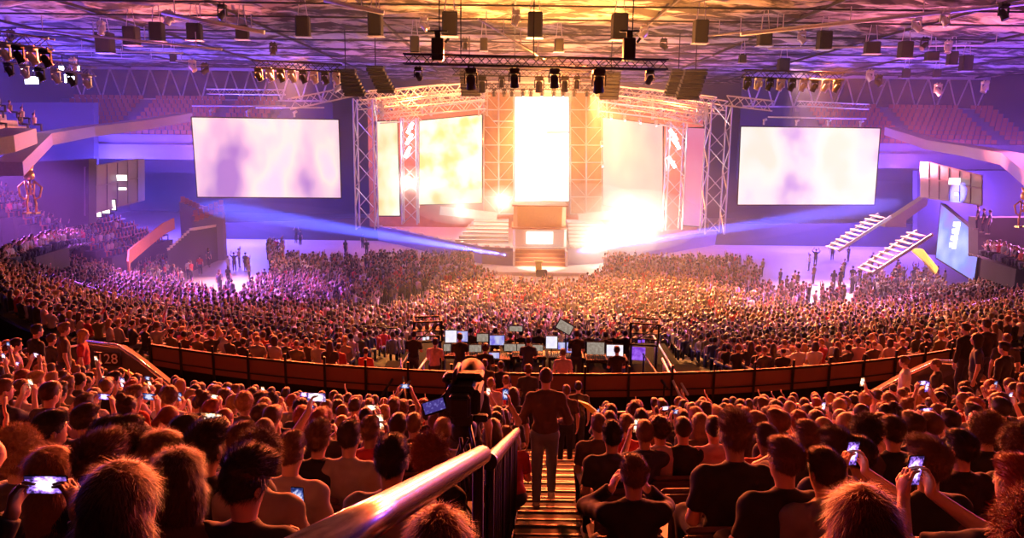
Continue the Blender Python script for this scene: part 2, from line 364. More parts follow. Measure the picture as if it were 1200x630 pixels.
def figure(pose, vox, sleeves='short', female=False, headyaw=0., fingers=True, hood=False, lod=False):
    q = POSES[pose]; st = q.get('st'); z0 = .93 if st else .50; lean = q.get('lean', 0.03 if st else -.02)
    cl, sl = math.cos(-lean), math.sin(-lean)
    def U(x, y, z):   # upper-body point, leaned about the hips
        return V3(x, y*cl-z*sl, z0+y*sl+z*cl)
    sw = .142 if female else .160
    Rl = np.array([[1,0,0],[0,cl,-sl],[0,sl,cl]])
    hp = q.get('hp', 0.)-lean*.5
    cy, sy = math.cos(headyaw), math.sin(headyaw); cp, sp = math.cos(-hp), math.sin(-hp)
    Rh = np.array([[cy,-sy,0],[sy,cy,0],[0,0,1]])@np.array([[1,0,0],[0,cp,-sp],[0,sp,cp]])
    hc = U(0, .035, .70)
    skin = [ell(U(0,0,.02), (.155,.115,.11), .05, Rl), ell(U(0,0,.20), (.125,.095,.16), .06, Rl), ell(U(0,0,.36), (.148,.10,.16), .06, Rl),
        cap(U(-sw,-.005,.455), U(sw,-.005,.455), .052, k=.05), cap(U(0,-.01,.48), U(0,.015,.62), .052, .05, .04)]
    skin += headprims(hc, Rh)
    top = [ell(U(0,0,.07), (.172,.132,.10), .05, Rl), ell(U(0,.01,.20), (.148,.118,.17), .06, Rl), ell(U(0,0,.35), (.168,.122,.17), .06, Rl),
        cap(U(-sw,-.005,.455), U(sw,-.005,.455), .066, k=.05), cap(U(-.09,-.01,.49), U(.09,-.01,.49), .050, k=.03), ell(U(0,-.012,.525), (.078,.072,.045), .03, Rl)]
    if hood: top += [ell(U(0,-.075,.50), (.10,.055,.06), .03, Rl), cap(U(-.08,-.03,.53), U(.08,-.03,.53), .03, k=.02)]
    phone = None
    if 'ph' in q: phone = (V3(*q['ph'][0])+V3(0,0,z0), q['ph'][1])
    for i, sx in ((0,-1),(1,1)):
        sh = U(sx*(sw+.022), 0, .45); wt = V3(*q['w'][i])+V3(0,0,z0)
        pole = V3(*q['pole'][i]) if 'pole' in q else V3(sx*.35, -.25, -1)
        el, wr = ik(sh, wt, pole)
        skin += [cap(sh, el, .047, .039, .04), cap(el, wr, .041, .026, .025)]
        if fingers: skin += hand(wr, V3(*q['d'][i]), V3(*q['n'][i]), (-1 if i else 1)*(1 if (V3(*q['n'][i])[2] < -.5) else 1), q['curl'], 1. if vox < .009 else 1.12)
        else: skin += [ell(wr+nrm(V3(*q['d'][i]))*.06, (.035,.035,.035), .03)]
        if sleeves == 'short': top.append(cap(sh, sh+(el-sh)*.72, .064, .060, .05, True))
        else: top += [cap(sh, el, .062, .054, .05), cap(el, el+(wr-el)*.93, .054, .040, .03, True)]
    legs = []; shoes = []; wk = q.get('walk', 0)
    for sx in (-1, 1):
        if st:
            f = .16*sx*wk; hip = V3(sx*.085, 0, .90); kn = V3(sx*.095, .04+f*.5, .50); an = V3(sx*.10, -.01+f, .085); toe = an+V3(sx*.015,.17,-.045)
        else:
            hip = V3(sx*.09, .02, .50); kn = V3(sx*(.10 if female else .14), .43, .50); an = V3(sx*.13, .38, .085); toe = an+V3(sx*.02,.17,-.045)
        skin += [cap(hip, kn, .078, .052, .05), cap(kn, an, .052, .034, .03), cap(an, toe, .036, .028, .03)]
        legs += [cap(hip, kn, .092, .066, .05), cap(kn, kn+(an-kn)*.95, .066, .052, .04, True)]
        shoes += [cap(an+V3(0,-.035,-.04), toe+V3(0,.01,.0), .043, .037, .03), cap(an+V3(0,-.02,.0), an+V3(0,0,-.03), .042, .04, .03)]
    legs += [ell(V3(0,0,z0+.0), (.168,.13,.12), .05)]
    if lod: skin = [p for p in skin if not (p['t'] == 'ell' and p['r'].max() > .12) and not (p['t'] == 'cap' and p['ra'] > .05 and p['a'][2] < z0+.1) and p['t'] != 'x' and min((p['a'][2] if p['t'] == 'cap' else p['c'][2]), 9) > z0+.02 or p['t'] == 'cap' and p['a'][2] > z0+.3]
    res = dict(body=sdf_mesh(skin, vox), hc=hc, Rh=Rh, phone=phone)
    res['top'] = sdf_mesh(top, vox*1.15, noise_amp=.0075, noise_f=23, seed=len(pose))
    res['legs'] = sdf_mesh(legs, vox*1.3, noise_amp=.003, noise_f=22, seed=2)
    res['shoeL'] = sdf_mesh(shoes[:2], max(vox, .012)); res['shoeR'] = sdf_mesh(shoes[2:], max(vox, .012))
    return res
def hairprims(kind):
    I3 = np.eye(3)
    face = ell((0,.098,-.045), (.078,.066,.085), .012, I3, sub=True)
    cut = ell((0,.03,-.175), (.2,.16,.098), .012, I3, sub=True)
    if kind == 'short': return [ell((0,-.016,.028),(.085,.103,.098),.02,I3), ell((0,.03,.085),(.062,.065,.036),.03,I3), face, cut], .0028, 60
    if kind == 'buzz': return [ell((0,-.014,.022),(.080,.100,.095),.02,I3), face, cut], .0008, 90
    if kind == 'thick': return [ell((0,-.018,.036),(.092,.108,.108),.02,I3), ell((0,.045,.10),(.07,.06,.04),.03,I3), face, cut], .0055, 48
    if kind == 'curly': return [ell((0,-.018,.036),(.106,.118,.118),.02,I3), face, ell((0,.03,-.20),(.2,.16,.098),.012,I3,sub=True)], .010, 75
    if kind == 'long': return [ell((0,-.018,.028),(.089,.107,.102),.02,I3), ell((0,-.055,-.10),(.098,.062,.16),.05,I3), cap((0,-.075,-.12),(0,-.105,-.34),.062,.045,.06), cap((-.062,-.03,-.06),(-.078,-.05,-.28),.034,.028,.05), cap((.062,-.03,-.06),(.078,-.05,-.28),.034,.028,.05), face], .004, 40
    if kind == 'bob': return [ell((0,-.018,.03),(.095,.112,.106),.02,I3), ell((0,-.04,-.08),(.105,.075,.11),.05,I3), cap((-.07,0,-.04),(-.075,.0,-.15),.03,.022,.05), cap((.07,0,-.04),(.075,.0,-.15),.03,.022,.05), face], .0045, 45
    if kind == 'pony': return [ell((0,-.016,.024),(.083,.102,.097),.02,I3), cap((0,-.10,.05),(0,-.165,-.02),.026,.034,.03), cap((0,-.165,-.02),(0,-.15,-.23),.034,.014,.03), face, cut], .003, 55
    if kind == 'bun': return [ell((0,-.016,.024),(.083,.102,.097),.02,I3), ell((0,-.075,.125),(.046,.046,.04),.015,I3), face, cut], .004, 60
    if kind == 'hood': return [ell((0,-.03,.015),(.108,.125,.125),.02,I3), cap((0,-.06,-.05),(0,-.05,-.18),.08,.10,.05), ell((0,.12,-.02),(.07,.09,.10),.02,I3,sub=True)], .003, 30
def vnormals(V, Fq):
    n = np.cross(V[Fq[:,1]]-V[Fq[:,0]], V[Fq[:,2]]-V[Fq[:,0]]); N = np.zeros_like(V)
    for i in range(Fq.shape[1]): np.add.at(N, Fq[:, i], n)
    return N/np.maximum(np.linalg.norm(N, axis=1), 1e-9)[:, None]
def hairmesh(kind, vox, strands=0, seed=1):
    pr, amp, f = hairprims(kind); V, Fq = sdf_mesh(pr, vox, amp, f, seed)
    if not strands: return V, Fq
    g = np.random.default_rng(seed); N = vnormals(V, Fq); i = g.integers(0, len(V), strands)
    p, n = V[i], N[i]
    down = np.array([0,-.25,-1.]) if kind in ('long','bob','pony') else np.array([0,.9,.2]) if kind != 'curly' else None
    flow = g.normal(size=p.shape) if down is None else np.where((p[:, 2:3] > .04) & (kind not in ('long','bob','pony')), np.array([[0,.8,.1]]), np.array([[0,-.2,-1.]]))+g.normal(size=p.shape)*.25
    flow = flow-n*(flow*n).sum(1, keepdims=True); flow /= np.linalg.norm(flow, axis=1)[:, None]+1e-9
    L = g.uniform(.012, .032 if kind in ('short','buzz') else .055, (strands, 1))*(.3 if kind == 'buzz' else 1)
    d = flow+n*(.06+(.65 if kind != 'curly' else 1.3)*g.uniform(0, 1, (strands, 1))**2.5); d /= np.linalg.norm(d, axis=1)[:, None]
    s = np.cross(d, n); s /= np.linalg.norm(s, axis=1)[:, None]+1e-9; w = .0011
    a = p-n*.004+s*w; b = p-n*.004-s*w; c = p+d*L-s*w*.1; e = p+d*L+s*w*.1
    V2 = np.stack([a, b, c, e], 1).reshape(-1, 3); F2 = np.arange(4*strands).reshape(-1, 4)+len(V)
    return np.concatenate([V, V2]), np.concatenate([Fq, F2])
# materials of people: one per substance, tinted by each object's own colour
def tinted(name, rough, spec=.5, scale=12., var=.18, bump=0.):
    m = mat(name, (.5,.5,.5), rough, spec=spec, scale=scale, var=var, bump=bump); nt = m.node_tree; b = nt.nodes['Principled BSDF']
    mx = [n for n in nt.nodes if n.type == 'MIX'][0]; oi = nt.nodes.new('ShaderNodeObjectInfo'); mu = nt.nodes.new('ShaderNodeMix'); mu.data_type = 'RGBA'; mu.blend_type = 'MULTIPLY'; mu.inputs['Factor'].default_value = 1
    mx.inputs['A'].default_value = (1-var,)*3+(1,); mx.inputs['B'].default_value = (1+var,)*3+(1,)
    nt.links.new(mx.outputs['Result'], mu.inputs['A']); nt.links.new(oi.outputs['Color'], mu.inputs['B']); nt.links.new(mu.outputs['Result'], b.inputs['Base Color']); return m
M_SKIN = tinted('skin', .5, var=.06); M_HAIR = tinted('hair', .5, .32, 60, .3); M_CLOTH = tinted('cloth', .85, bump=.15); M_SHOE = tinted('shoe leather', .5)
SKIN = [(.62,.38,.28), (.48,.28,.19), (.25,.14,.09)]
HAIRC = {'black': (.02,.015,.013), 'dark brown': (.05,.028,.018), 'brown': (.13,.065,.035), 'ginger': (.24,.055,.015), 'blond': (.34,.19,.08)}
TOPC = {'black': (.015,.014,.016), 'charcoal': (.05,.048,.052), 'navy': (.03,.035,.08), 'grey': (.20,.20,.22), 'beige': (.34,.31,.31), 'white': (.62,.60,.60),
  'lilac': (.42,.36,.46), 'pink': (.50,.33,.40), 'red': (.42,.03,.03), 'brown': (.075,.045,.038), 'olive': (.12,.11,.05)}
TOPM = TOPC
PANTM = [(.03,.035,.06), (.014,.014,.016), (.12,.15,.24)]
SHOEM = [(.5,.48,.46), (.02,.02,.02)]
# ---- prototypes
PROTO = {}; HAIRP = {}
def proto(pose, sleeves='short', female=False, yaw=0., hi=False, hood=False):
    key = (pose, sleeves, female, round(yaw, 2), hi, hood)
    if key not in PROTO:
        f = figure(pose, .0075 if hi else .0125, sleeves, female, yaw, True, hood)
        ms = {k: np_mesh('person_'+k, *f[k]) for k in ('body','top','legs','shoeL','shoeR')}
        for k, m in ms.items(): m.materials.append({'body': M_SKIN, 'top': M_CLOTH, 'legs': M_CLOTH}.get(k, M_SHOE))
        PROTO[key] = (ms, f)
    return PROTO[key]
def hairp(kind, hi=False):
    if (kind, hi) not in HAIRP:
        V, Fq = hairmesh(kind, .0055 if hi else .010, (15000 if kind in ('long','bob','curly') else 9500) if hi else 2200, seed=len(HAIRP)+1)
        m = np_mesh('hair_'+kind, V, Fq); m.materials.append(M_CLOTH if kind == 'hood' else M_HAIR); HAIRP[(kind, hi)] = m
    return HAIRP[(kind, hi)]
def setmat(o, m):
    o.color = (*m, 1)
def mk(name, me, m, parent=None):
    o = bpy.data.objects.new(name, me); COL.objects.link(o); setmat(o, m)
    if parent is not None: o.parent = parent
    return o
PHONES = []
mb = MB(); mb.box((0,0,0), (.076,.008,.158), bev=.004); PH_BODY = mb
def phone_screen_mat(i, cols, s):
    """the stage seen small on a phone: bright middle, dark surround"""
    m = led('phone picture %d' % i, cols, s*.34, (70, 70, 45), 3.5, seed=i*3.1); nt = m.node_tree
    nz = [n for n in nt.nodes if n.type == 'TEX_NOISE'][0]; cr = [n for n in nt.nodes if n.type == 'VALTORGB'][0]; tc = [n for n in nt.nodes if n.type == 'TEX_COORD'][0]
    mp = nt.nodes.new('ShaderNodeMapping'); mp.inputs['Scale'].default_value = (21, 21, 13); gr = nt.nodes.new('ShaderNodeTexGradient'); gr.gradient_type = 'SPHERICAL'
    a = nt.nodes.new('ShaderNodeMath'); a.operation = 'MULTIPLY_ADD'; a.inputs[1].default_value = .75
    nt.links.new(tc.outputs['Object'], mp.inputs['Vector']); nt.links.new(mp.outputs['Vector'], gr.inputs['Vector']); nt.links.new(gr.outputs['Fac'], a.inputs[0]); 
    s2 = nt.nodes.new('ShaderNodeMath'); s2.operation = 'SUBTRACT'; s2.inputs[1].default_value = .22; nt.links.new(nz.outputs['Fac'], s2.inputs[0]); nt.links.new(s2.outputs[0], a.inputs[2]); nt.links.new(a.outputs[0], cr.inputs['Fac'])
    return m
PSM = [phone_screen_mat(0, [(.02,.01,.06),(.35,.15,.8),(1,.8,1)], 5), phone_screen_mat(1, [(.3,.08,.03),(1,.7,.4),(1,1,.9)], 6), phone_screen_mat(2, [(.05,.03,.15),(.9,.6,.9),(1,1,1)], 6), phone_screen_mat(3, [(.02,.03,.15),(.15,.2,.6),(.8,.8,1)], 3)]
phone0 = None
def add_phone(world, label, i):
    global phone0
    if phone0 is None:
        phone0 = PH_BODY.build('phone', K['blackp'])
        s = MB().box((0,-.0045,0), (.070,.0012,.150)).build('screen', PSM[0], phone0)
        c = MB(); [c.lathe((.022, .0045, .058-.02*j), [(0,.0),(.006,0),(.006,.002),(0,.002)], 10, Matrix.Rotation(-PI/2, 3, 'X')) for j in range(3)]
        c = c.build('camera_lens', K['glass'], phone0); kid(phone0, s, c); o = phone0; phone0.data.materials[0] = K['blackp']
        for x in (s,): x.material_slots[0].link = 'OBJECT'; x.material_slots[0].material = PSM[i%4]
    else:
        o = copy_tree(phone0)
        for ch in o.children_recursive if False else [c for c in bpy.data.objects if c.parent == o and c.name.startswith('screen')]:
            ch.material_slots[0].link = 'OBJECT'; ch.material_slots[0].material = PSM[i%4]
    o.matrix_world = world; tag(o, label, 'phone', 'phones held up by the audience'); return o
JR = random.Random(21)
nphones = 0
def add_person(loc, rz, pose, hair='short', hc='dark brown', top='black', label='', group=None, sleeves='short', female=False, yaw=0., hi=False, scale=1., skin=0, pant=0, shoe=0, phlabel=None, capm=None, hood=False, phone=True, phtype=None):
    global nphones
    ms, f = proto(pose, sleeves, female, yaw, hi, hood)
    b = mk('person', ms['body'], SKIN[skin]); tag(b, label, 'person', group)
    W = Matrix.Translation(loc)@Matrix.Rotation(rz, 4, 'Z')@Matrix.Scale(scale, 4); b.matrix_world = W
    mk('shirt', ms['top'], TOPM[top], b); mk('trousers', ms['legs'], PANTM[pant], b); mk('shoe', ms['shoeL'], SHOEM[shoe], b); mk('shoe', ms['shoeR'], SHOEM[shoe], b)
    Hm = Matrix.Translation(Vector(f['hc']))@Matrix(f['Rh'].tolist()).to_4x4()
    if hair:
        h = mk('hood' if hair == 'hood' else 'hair', hairp(hair, hi), TOPM[top] if hair == 'hood' else HAIRC[hc], b); js_ = JR.uniform; h.matrix_local = Hm@Matrix.Diagonal((js_(.99,1.06),js_(.99,1.05),js_(.99,1.08),1))@Matrix.Rotation(js_(-.08,.08), 4, 'Z')
    if capm:
        c = MB(); prof = [(.098*math.cos(a), .10*math.sin(a)) for a in [i*PI/2/7 for i in range(8)]]
        c.lathe((0,-.014,.025), [(.094,-.012)]+prof, 20)
        c.prism([(-.06,.07,.028),(.06,.07,.028),(.05,.14,.02),(.02,.165,.018),(-.02,.165,.018),(-.05,.14,.02)], (0,0,.006))
        c = c.build('cap', M_CLOTH, b); c.color = (*TOPM[capm], 1); c.matrix_local = Hm
    if f['phone'] is not None and phone:
        p, land = f['phone']; L = Matrix.Translation(Vector(p))@Matrix.Rotation(.12, 4, 'X')
        if land: L = L@Matrix.Rotation(PI/2, 4, 'Y')
        add_phone(W@L, phlabel or 'glowing phone held by the '+' '.join(label.split()[:11]), nphones if phtype is None else phtype); nphones += 1
    return b
# ------------------------------------------------------------------ seating bowl
AX0, AXD = 0.3, .06
def axis_x(D): return .1+.03*D if D < 18 else .64+(D-18)*.075
def Rr(D): return 14+.75*D
def row_pos(D, s):
    r = Rr(D); ph = s/r; return Vector((axis_x(D)+r*math.sin(ph), D+r-r*math.cos(ph), 0)), ph
def row_phi(D, ph):
    r = Rr(D); return Vector((axis_x(D)+r*math.sin(ph), D+r-r*math.cos(ph), 0))
def floor_z(D):
    if D <= 17.4: return CH-1.65-.33*D
    if D < 31: return CH-7.22-.19*(D-21)
    return CH-9.3-.13*(D-31)
AL = lambda D: -.30+.045*D      # left edge of the stair aisle
AR = lambda D: -.10+.117*D
PITCHR = .86; ROWS = [2.02+PITCHR*k for k in range(17)]
def terrace(name, Ds, d0, d1, ph0, ph1, m, skirt=.5, seg=48):
    """stepped ring: tread and riser for every row"""
    V = []; Fq = []; prof = []
    for D in Ds:
        z = floor_z(D); prof += [(D-d0, z), (D+d1, z)]
    prof = [(prof[0][0], prof[0][1]-skirt)]+prof+[(prof[-1][0], prof[-1][1]-skirt)]
    n = len(prof)
    for i in range(seg+1):
        ph = ph0+(ph1-ph0)*i/seg
        for d, z in prof:
            p = row_phi(d, ph); V.append((p.x, p.y, z))
    for i in range(seg):
        for j in range(n-1): Fq.append((i*n+j, (i+1)*n+j, (i+1)*n+j+1, i*n+j+1))
    me = np_mesh(name, V, Fq, False); me.materials.append(m); o = bpy.data.objects.new(name, me); COL.objects.link(o); return struct(o)
terrace('floor', ROWS, .5, .36, R(-78), R(78), K['concrete'], .6)
T1 = [21+.85*k for k in range(12)]; T2 = [32.2+1.0*k for k in range(12)]
terrace('floor', T1, .45, .40, R(-88), R(88), K['concrete'], 1.2)
terrace('floor', T2, .5, .5, R(-88), R(88), K['concrete'], 1.2)
# lowest ground of the hall, walkway behind the middle tier
g = MB(); g.add([(-70,-6,0),(70,-6,0),(70,125,0),(-70,125,0)], [(0,1,2,3)]); struct(g.build('floor', K['arena']))
wk = MB(); n = 40; vs = []
for i in range(n+1):
    ph = R(-80+160*i/n); a = row_phi(16.2, ph); b = row_phi(20.9, ph); vs += [(a.x, a.y, CH-8.6), (b.x, b.y, CH-8.6)]
wk.add(vs, [(2*i, 2*i+2, 2*i+3, 2*i+1) for i in range(n)]); struct(wk.build('floor', K['darkfloor']))
# stairs in the aisle
st = MB(); nos = MB()
for D in ROWS:
    y = D+.36; z1 = floor_z(D); z2 = z1-.33*PITCHR; xl, xr = AL(y)-.05, AR(y)+.22
    if y < 1.5: continue
    st.box(((xl+xr)/2, y+.15, z2+.07), (xr-xl, .30, .14)); st.box(((xl+xr)/2, y-.42, z1+.006), (xr-xl, .84, .012))
    for yy, zz in ((y-.018, z1+.02), (y+.282, z2+.146), (y-.20, z1+.014), (y-.38, z1+.014), (y+.12, z2+.142)): nos.box(((xl+xr)/2, yy, zz), (xr-xl-.03, .028, .010))
o = struct(st.build('floor', K['stair'])); no = nos.build('stair_nosing', K['nosing'], o)
# ------------------------------------------------------------------ people in the near bank
WRAP = {}
def seat_head(D, s): return CH-1.65-.33*D+1.20*s
near = []        # accepted positions (x, y, z)
def place(px, py, pose, hair, hc, top, label, hgt=1.20, **kw):
    """seated: find the row whose head height falls on this pixel row"""
    q = POSES[pose]; lean = q.get('lean', 0); hy = .045+.70*math.sin(lean); hz = (.50+.70*math.cos(lean))
    dmin = kw.pop('D', None); S_ = kw.pop('S', None); best = None
    for D in ROWS:
        for off in (-.2,-.1,0,.1,.2):
            z = floor_z(D); Y = D+off
            if dmin is not None and abs(D-dmin) > .5: continue
            for s in ((S_,) if S_ else (.9,.93,.96,.98,1.,1.02,1.04,1.07,1.1)):
                # curved rows: iterate for x
                x = 0
                for _ in range(3):
                    zz = z; dr = D
                    yy = Y+(x-axis_x(D))**2/(2*Rr(D)); hw = Vector((x, yy+hy*s, zz+hz*s)); pz = (hw-CAM).dot(fw)
                    r = P(px, py, pz); x = r.x
                e = abs(proj((x, yy+hy*s, zz+hz*s))[1]-py)+60*abs(s-1)+12*abs(off)
                if best is None or e < best[0]: best = (e, x, yy, zz, s, D)
    _, x, yy, zz, s, D = best
    rz = kw.pop('rz', None)
    face = -math.atan((x-axis_x(D))/Rr(D)) if True else 0
    a = -(-face) if False else None
    ang = math.asin(max(-1, min(1, (x-axis_x(D))/Rr(D))))     # row heading: turn towards the centre
    rot = ang+(rz or 0)
    near.append((x, yy, D)); d = (Vector((x, yy, zz))-CAM).length
    kw.setdefault('hi', yy < 6.6)
    o = add_person((x, yy, zz), rot, pose, hair, hc, top, label, scale=s, **kw)
    return o
FIG = [
 # px, py, pose, hair, colour, top, label, extras
 (150,590,'lap','long','brown','brown','person with very long straight brown hair in the lowest left row of heads',dict(female=True,yaw=-.2,D=2.02)),
 (290,563,'low','thick','black','black','person with thick black hair and dark glasses wearing a black shirt, head lowered',dict(yaw=-.35,phone=False)),
 (24,690,'up','hood',None,'black','person in black hood holding a phone sideways above the head',dict(sleeves='long',D=2.02,S=.84,rz=.12)),
 (68,556,'lap','long','blond','charcoal','person with long blond-edged hair seated behind the raised sideways phone',dict(female=True,yaw=-.4,D=2.88,S=.95)),
 (26,530,'lap','curly','blond','charcoal','person with curly fair hair seen from behind near the left picture edge',dict(yaw=-.5)),
 (122,541,'lap','thick','brown','black','person with tousled brown hair in black, just above the long-haired one',dict()),
 (158,532,'lap','curly','dark brown','black','person with wavy dark hair brushed up, behind the long brown hair',dict(yaw=-.3)),
 (62,501,'lap','short','black','black','person with short black hair turned in profile, black jacket',dict(yaw=-.6,sleeves='long')),
 (102,492,'lap','short','dark brown','black','broad person in black with short dark brown hair and bare neck',dict(yaw=-.3,sleeves='long')),
 (128,513,'lap','thick','black','charcoal','person with thick black hair in charcoal shirt beside the broad one in black',dict(yaw=-.3)),
 (153,508,'lap','short','dark brown','navy','person with short dark brown hair in navy shirt, head turned to the stage',dict(yaw=-.4)),
 (213,557,'lap','bob','dark brown','brown','person with chin-length dark brown bob and brown top',dict(female=True,yaw=-.2)),
 (277,518,'lean','short','brown','grey','person with short brown hair leaning forward in a grey striped shirt',dict(yaw=-.3)),
 (194,527,'lap','bob','brown','black','person with brown bob in black, behind the dark brown bob',dict(female=True,yaw=-.3)),
 (218,509,'land','short','black','charcoal','person with short black hair filming with a sideways phone beside the bobs',dict(yaw=-.3)),
 (311,505,'lap','buzz','brown','grey','person with shaved head in grey, seen from behind in the left bank',dict()),
 (342,526,'lap','short','brown','beige','person with short brown hair in beige T-shirt with dark collar strap',dict(yaw=-.15)),
 (374,512,'oneleft','thick','brown','black','person with raised bare arm holding a phone sideways above tousled hair',dict()),
 (410,511,'lap','short','dark brown','beige','broad person with short dark hair in plain beige-grey T-shirt',dict(yaw=-.1)),
 (434,505,'port','short','brown','red','person in red top filming upright with a bright phone',dict(phtype=1)),
 (460,538,'lap','short','black','grey','person with cropped black hair and grey shirt with dark backpack straps',dict()),
 (504,533,'lap','curly','ginger','black','person with bushy reddish hair in black beside the steel handrail',dict(female=True)),
 (485,497,'lap','short','brown','black','person with short brown hair and broad black shoulders below the camera',dict()),
 (467,498,'lap','short','dark brown','charcoal','person with short dark hair in charcoal beside the broad black shoulders',dict()),
 (511,494,'lap','short','brown','pink','child-sized person in pink top left of the camera tripod',dict()),
 (519,504,'lap','short','blond','pink','person with fair hair in pink top nearest the camera tripod',dict()),
 (304,533,'low','curly','brown','beige','person with curly brown hair in beige T-shirt looking at a phone in the lap',dict(phtype=3,yaw=-.2,D=3.7)),
 (515,642,'lap','long','ginger','red','person with long ginger hair under the end of the steel handrail',dict(female=True)),
 (742,556,'face','short','brown','black','person with cropped brown hair in black jacket raising both arms beside the stairs',dict(sleeves='long',D=4.6)),
 (773,503,'lap','curly','dark brown','lilac','person with a round mop of dark curly hair in pale lilac T-shirt',dict()),
 (717,508,'lap','short','black','charcoal','person with short black hair in dark shirt seated at the edge of the stairs',dict()),
 (701,499,'lap','short','brown','brown','person with brown hair at the stair edge, leaning outward',dict(yaw=.3)),
 (714,494,'lap','short','dark brown','navy','person in navy with dark hair, second from the stair edge',dict()),
 (734,497,'lap','short','brown','red','person in red shirt with brown hair behind the phone filmer near the stairs',dict()),
 (751,488,'lap','short','black','black','person in black cap among the heads near the stairs',dict(capm='black')),
 (755,507,'port','short','brown','navy','person in navy with brown hair filming beside the round mop of curls',dict()),
 (800,503,'lap','short','dark brown','black','person with short dark brown hair in black right of the lilac T-shirt',dict()),
 (820,497,'lap','bob','brown','brown','person with brown bob and brown top in the right bank near the black T-shirt',dict(female=True)),
 (836,501,'lap','short','black','pink','person with short black hair in pale pink hoodie',dict(hood=True,sleeves='long')),
 (860,508,'lap','thick','brown','black','tall broad person in black T-shirt with thick brown hair rising above the right bank',dict(D=4.6,hi=True)),
 (897,511,'lap','short','dark brown','red','person with short dark hair and red shirt just right of the tall black T-shirt',dict(yaw=.2)),
 (918,537,'lap','short','brown','black','person with short brown hair and black collar, face turned to the stage',dict(yaw=.3)),
 (965,551,'lap','short','dark brown','grey','person in grey hoodie with short dark brown hair, seen from behind',dict(hood=True,sleeves='long',yaw=.15)),
 (1007,533,'lap','short','black','black','person with round black crop and black T-shirt beside two small phones',dict()),
 (945,512,'face','short','brown','charcoal','person with short brown hair cupping both hands by the mouth',dict(yaw=.2)),
 (979,525,'lap','thick','dark brown','navy','person with swept dark brown hair between the grey hoodie and the black crop',dict(yaw=.2)),
 (990,498,'lap','long','blond','brown','person with long fair hair and brown top in the right bank',dict(female=True)),
 (1012,506,'lap','curly','dark brown','brown','person with curly dark hair and brown top beside the long fair hair',dict()),
 (1029,497,'lap','long','dark brown','charcoal','person with long dark wavy hair over a charcoal top',dict(female=True)),
 (1085,543,'side','thick','brown','black','person with thick brown hair in black T-shirt filming with a phone held to the side',dict(yaw=.2,phtype=0)),
 (1124,524,'lap','short','black','black','person with short black hair in black T-shirt behind the side-held phone',dict(yaw=.2)),
 (1190,566,'side','short','ginger','black','person with cropped ginger-brown hair filming upright with a large phone at the right edge',dict(yaw=.15,phtype=0)),
 (1003,612,'lap','long','ginger','red','person with long bright ginger hair in the nearest row of the right bank',dict(female=True)),
 (1206,622,'lap','curly','ginger','brown','person with curly orange hair cut off by the lower right corner',dict(female=True)),
 (1068,498,'lap','thick','dark brown','navy','person with thick dark hair in navy above the side-held phone',dict()),
 (1090,500,'lap','short','brown','brown','person with short brown hair and brown shirt above the side-held phone',dict()),
 (1112,493,'land','short','black','charcoal','person in charcoal filming with a sideways phone high in the right bank',dict()),
 (1153,504,'lap','curly','brown','black','person with curly brown hair in black near the right picture edge',dict(yaw=.3)),
 (1190,520,'lap','curly','brown','charcoal','person with curly brown hair in charcoal at the right picture edge',dict(yaw=.3)),
 (1045,505,'port','short','dark brown','black','person in black filming upright beside the long dark wavy hair',dict()),
 (244,525,'lap','thick','black','black','person with thick black hair in black between the bob and the grey striped shirt',dict(yaw=-.2)),
]
PERSON_GROUP = 'audience seated in the near bank'
SIDE_ROW = {}
random.seed(3)
for px, py, pose, hair, hc, top, lab, ex in FIG:
    ex = dict(ex); place(px, py, pose, hair, hc, top, lab, group=PERSON_GROUP, skin=random.choice((0,0,0,1,1,2)) if ex.get('skin') is None else ex.pop('skin'), pant=random.randrange(3), shoe=random.randrange(2), **ex)
# straps and glasses on two of them
# procedural neighbours, nearest first, up to 300 in all; the remainder joins the crowd mesh
cand = []
for k, D in enumerate(ROWS):
    for side in (-1, 1):
        s = (axis_x(D)-AL(D)+.28) if side < 0 else (AR(D)+.30-axis_x(D)); j = 0
        while s < 24:
            p, ph = row_pos(D, side*s); p.z = floor_z(D)
            x, y, z = proj(p+Vector((0,0,1.2))); j += 1; s += .54
            if z < 1.5 or x < -170 or x > 1370 or y > 655: continue
            # the gangways at either end of the bank stay free
            if D > 9 and ph*side > R(44)+.0: continue
            cand.append((z, k, D, side, j, p, ph, x, y))
cand.sort(key=lambda c: c[0])
HN = ['short','short','short','thick','thick','curly','buzz','long','bob','pony','bun']; HC = ['black','dark brown','dark brown','brown','brown','ginger','blond']
TN = ['black','black','black','charcoal','charcoal','navy','grey','beige','white','pink','red','brown','olive','lilac']
extra = []; nper = len(FIG); LIMIT = 262
HW = {'short':'short {} hair','thick':'thick {} hair','curly':'curly {} hair','buzz':'shaved {} hair','long':'long {} hair','bob':'bobbed {} hair','pony':'{} ponytail','bun':'{} hair bun'}
rr = random.Random(11)
